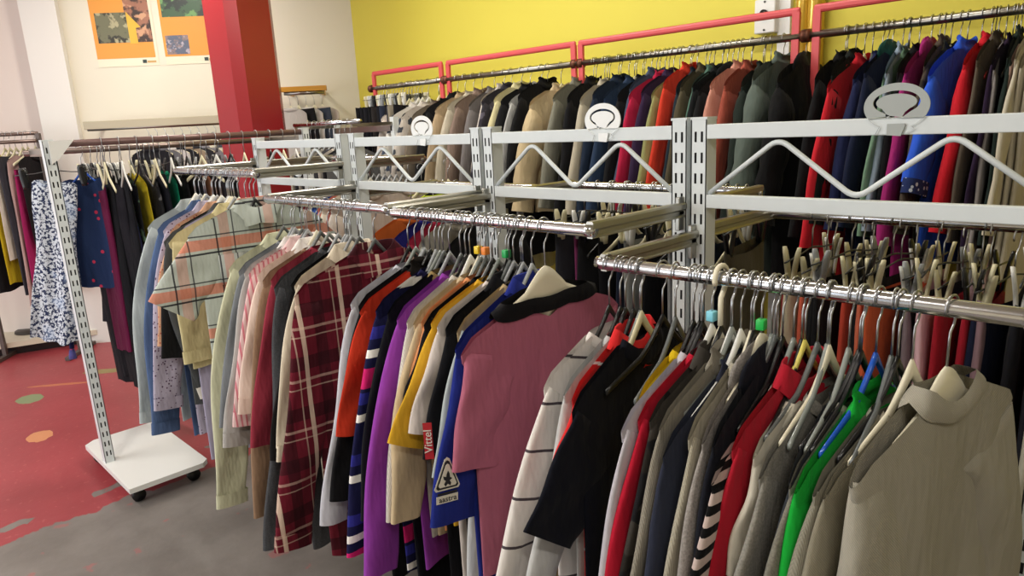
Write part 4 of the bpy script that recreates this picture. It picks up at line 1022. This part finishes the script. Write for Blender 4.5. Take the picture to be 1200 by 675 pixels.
# ------------------------------------------------------------------ things behind: wall rails on the slanting wall and the back rack
def slant_rail(name, pxa, pxb, off, label, m, thick=.014, board=None, arms=True):
    A = slant_at(*pxa, off); B = slant_at(*pxb, off); d = B-A; a = math.atan2(d.y, d.x)
    r = thing(name, label, 'clothes rail', tuple(A), a, 'rails on the white wall'); L = Vector((d.x, d.y, 0)).length
    bm = bmesh.new(); tube(bm, [(0, 0, 0), (L, 0, 0)], thick, 12); obj('hanging_rail', bm, simple('worn_steel', '#9a968e', .3, 1), r)
    if board:
        bm = bmesh.new(); box(bm, -.02, L+.02, -.02, .02, board[0], board[1], .003); obj('shelf_board', bm, m, r, smooth=False)
    for x in (.03, L-.03):
        bm = bmesh.new(); box(bm, x-.01, x+.01, 0, off, -.012, .02); obj('wall_arm', bm, m, r, smooth=False)
    return A, B, a
A, B, a = slant_rail('wall_clothes_rail', (333, 110), (380, 107), .22, 'short orange-edged wall rail right of the red pillar', simple('orange_board', '#c8902c', .45), board=(.012, .05))
for i, (c, nm, kd, L) in enumerate([('#b4b0a8', 'light grey', 'tank', .6), ('#17171a', 'black', 'skirt', .5), ('#c4c0b8', 'white', 'tank', .6), ('#3a4250', 'slate blue', 'skirt', .6), ('#c0b6a8', 'bone', 'tank', .6)]):
    p = A.lerp(B, .12+.2*i)
    garment(kd, (p.x, p.y, A.z-.115), a+radians(55), '%s %s on the short orange-edged wall rail' % (nm, 'top' if kd == 'tank' else 'skirt'), c, 'orange rail', 'clothes on the orange-edged rail', low=True, L=L, W=.16)
    hanger('ivory', (p.x, p.y, A.z), a+radians(55), 'ivory hanger holding the %s %s on the orange-edged rail' % (nm, 'top' if kd == 'tank' else 'skirt'), 'hangers on the orange-edged rail')
A, B, a = slant_rail('wall_clothes_rail', (103, 152), (268, 144), .20, 'long pale wall shelf rail left of the red pillar', simple('pale_board', '#b0a890', .5), board=(.0, .06))
rnd = random.Random(9)
for i in range(9):
    p = A.lerp(B, .42+.06*i); nm = ['black', 'grey', 'white', 'dark', 'sand', 'coal', 'ash', 'ivory', 'slate'][i]; c = ['#1a1a1e', '#5c5c60', '#b8b4b0', '#222226', '#8c7c68', '#2a2a2e', '#76767a', '#c0bca8', '#3c424c'][i]
    garment('tank', (p.x, p.y, A.z-.17), a+radians(80), '%s top on the long wall shelf rail by the pillar' % nm, c, 'shelf rail', 'tops on the wall shelf rail', low=True, W=.17)
    hanger('ivory', (p.x, p.y, A.z), a+radians(80), 'ivory hanger holding the %s top on the wall shelf rail' % nm, 'hangers on the wall shelf rail')
# rack standing behind the centre row, two arms ending right of the pillar
def arm_rack(pA, pB, Y, label, cols, nm, zoff=0, bplate=False):
    B = at(*pB, Y=Y); zz = B.z
    r = thing('clothes_rack', label, 'clothes rack', (B.x, Y, 0), 0, 'racks between the centre row and the back wall')
    d = at(*pA, Z=zz) if False else None
    L = .8
    bm = bmesh.new(); tube(bm, [(0, 0, zz), (-L, -.0, zz)], .0145, 14); obj('hanging_rail', bm, M_CHROME, r)
    bm = bmesh.new(); box(bm, -L, -.1, .30, .33, zz-.07, zz-.03, .003); obj('top_beam', bm, M_BRACKET, r, smooth=False)
    for x in (-L, -.1):
        bm = bmesh.new(); box(bm, x-.02, x+.02, .30, .34, .0, zz+.02); obj('upright', bm, M_RACK, r, smooth=False)
        bm = bmesh.new(); box(bm, x-.008, x+.008, 0, .3, zz-.03, zz-.01); obj('bracket', bm, M_BRACKET, r, smooth=False)
        bm = bmesh.new(); box(bm, x-.03, x+.03, -.1, .5, .0, .03, .004); obj('foot', bm, M_WHITEP, r, smooth=False)
    for i, c in enumerate(cols):
        X = B.x-.12-i*.06
        garment('tank', (X, Y, zz-.16), radians(5*sin(i)), '%s top on the %s' % (c[1], nm), c[0], nm, 'tops on the '+nm, low=True, W=.19, L=.7)
        hanger('silver', (X, Y, zz), radians(5*sin(i)), 'silver grey hanger holding the %s top on the %s' % (c[1], nm), 'hangers on the '+nm)
arm_rack((345, 141), (422, 142), 2.42, 'chrome rail rack behind the centre row, next to the red pillar', [('#5c5c5e', 'grey'), ('#2a2a2e', 'black'), ('#b8b0a8', 'white'), ('#4a4a50', 'slate'), ('#8c8880', 'ash'), ('#303034', 'charcoal'), ('#a09890', 'sand'), ('#3a3a40', 'graphite'), ('#c0b8a8', 'cream')], 'chrome rail behind the pillar')
arm_rack((430, 190), (492, 186), 2.5, 'low chrome rail rack behind the left-centre rack', [('#a89890', 'pinkish'), ('#b8b0a0', 'cream'), ('#8c8478', 'taupe'), ('#c0bab0', 'off-white'), ('#6c6660', 'brown-grey'), ('#b0a8a0', 'stone'), ('#a09c98', 'ash grey'), ('#24242a', 'black'), ('#c8c0b4', 'ivory')], 'low chrome rail')
for (X, Y, z, yw, desc, c, c2) in [(-3.16, 2.42, 1.355, -22, 'pale beige and lime green work jacket behind the left-centre rack', '#b4a498', '#b4cc1c'), (-3.05, 2.52, 1.375, -26, 'black work jacket with a lime green yoke behind the left-centre rack', '#17171a', '#b0c81c')]:
    garment('jacket', (X, Y, z-.10), radians(yw), desc, c, 'low chrome rail', 'work jackets on the low chrome rail', low=True, collar='wide', ccol=c2, band=.07, cw=.17, W=.25)
    hanger('ivory', (X, Y, z+.045), radians(yw), 'ivory hanger holding the '+shorten(desc), 'hangers on the low chrome rail')
# round black arm hoop behind the left rack
bm = bmesh.new(); tube(bm, [(.16*cos(radians(20+140*k/14)), 0, .16*sin(radians(20+140*k/14))) for k in range(15)], .007, 8)
p = slant_at(262, 178, .5); o = obj('curved_rail_arm', bm, M_DARK, loc=(p.x, p.y, p.z-.05)); o.rotation_euler.z = radians(-40); tag(o, 'curved black metal arm in front of the pillar\'s left side', 'rail arm')
# ------------------------------------------------------------------ light
W = bpy.data.worlds.new('World'); S.world = W; W.use_nodes = True
bg = W.node_tree.nodes['Background']; bg.inputs[0].default_value = (.85, .93, 1, 1); bg.inputs[1].default_value = .5
def area(name, loc, rot, sx, sy, power, col, spread=180):
    l = bpy.data.lights.new(name, 'AREA'); l.shape = 'RECTANGLE'; l.size = sx; l.size_y = sy; l.energy = power; l.color = col; l.spread = radians(spread)
    o = bpy.data.objects.new(name, l); C.objects.link(o); o.location = loc; o.rotation_euler = rot; return o
area('daylight', (-5.2, -3.25, 1.6), (radians(90), 0, 0), 6.0, 2.3, 130, (.93, .97, 1))
def fixture(x, y, rz, power, label):
    r = thing('ceiling_light', label, 'ceiling light', (x, y, 3.2), rz, 'fluorescent ceiling lights')
    bm = bmesh.new(); box(bm, -.62, .62, -.07, .07, -.06, 0, .004); obj('housing', bm, M_WHITEP, r, smooth=False)
    for s in (-.03, .03):
        bm = bmesh.new(); tube(bm, [(-.58, s, -.075), (.58, s, -.075)], .013, 12); obj('tube', bm, simple('fluorescent_tube', '#fff6e8', .5, emit=6), r)
    area('tube_light', (x, y, 3.2-.1), (0, 0, rz), 1.1, .1, power, (1, .95, .86))
fixture(-4.9, 1.6, 0, 32, 'fluorescent ceiling light above the rack by the red floor')
fixture(-3.0, 2.0, 0, 28, 'fluorescent ceiling light above the coat rail')
fixture(-1.4, 2.3, 0, 14, 'fluorescent ceiling light above the nearest rack')
fixture(-4.2, -.6, 0, 30, 'fluorescent ceiling light over the aisle')
fixture(.9, -.5, .6, 30, 'fluorescent ceiling light behind the photographer')
fixture(-1.6, -.7, 0, 58, 'fluorescent ceiling light over the front of the shop')
S.view_settings.view_transform = 'Standard'; S.view_settings.look = 'None'; S.view_settings.exposure = 0; S.view_settings.gamma = 1; S.view_settings.use_curve_mapping = False
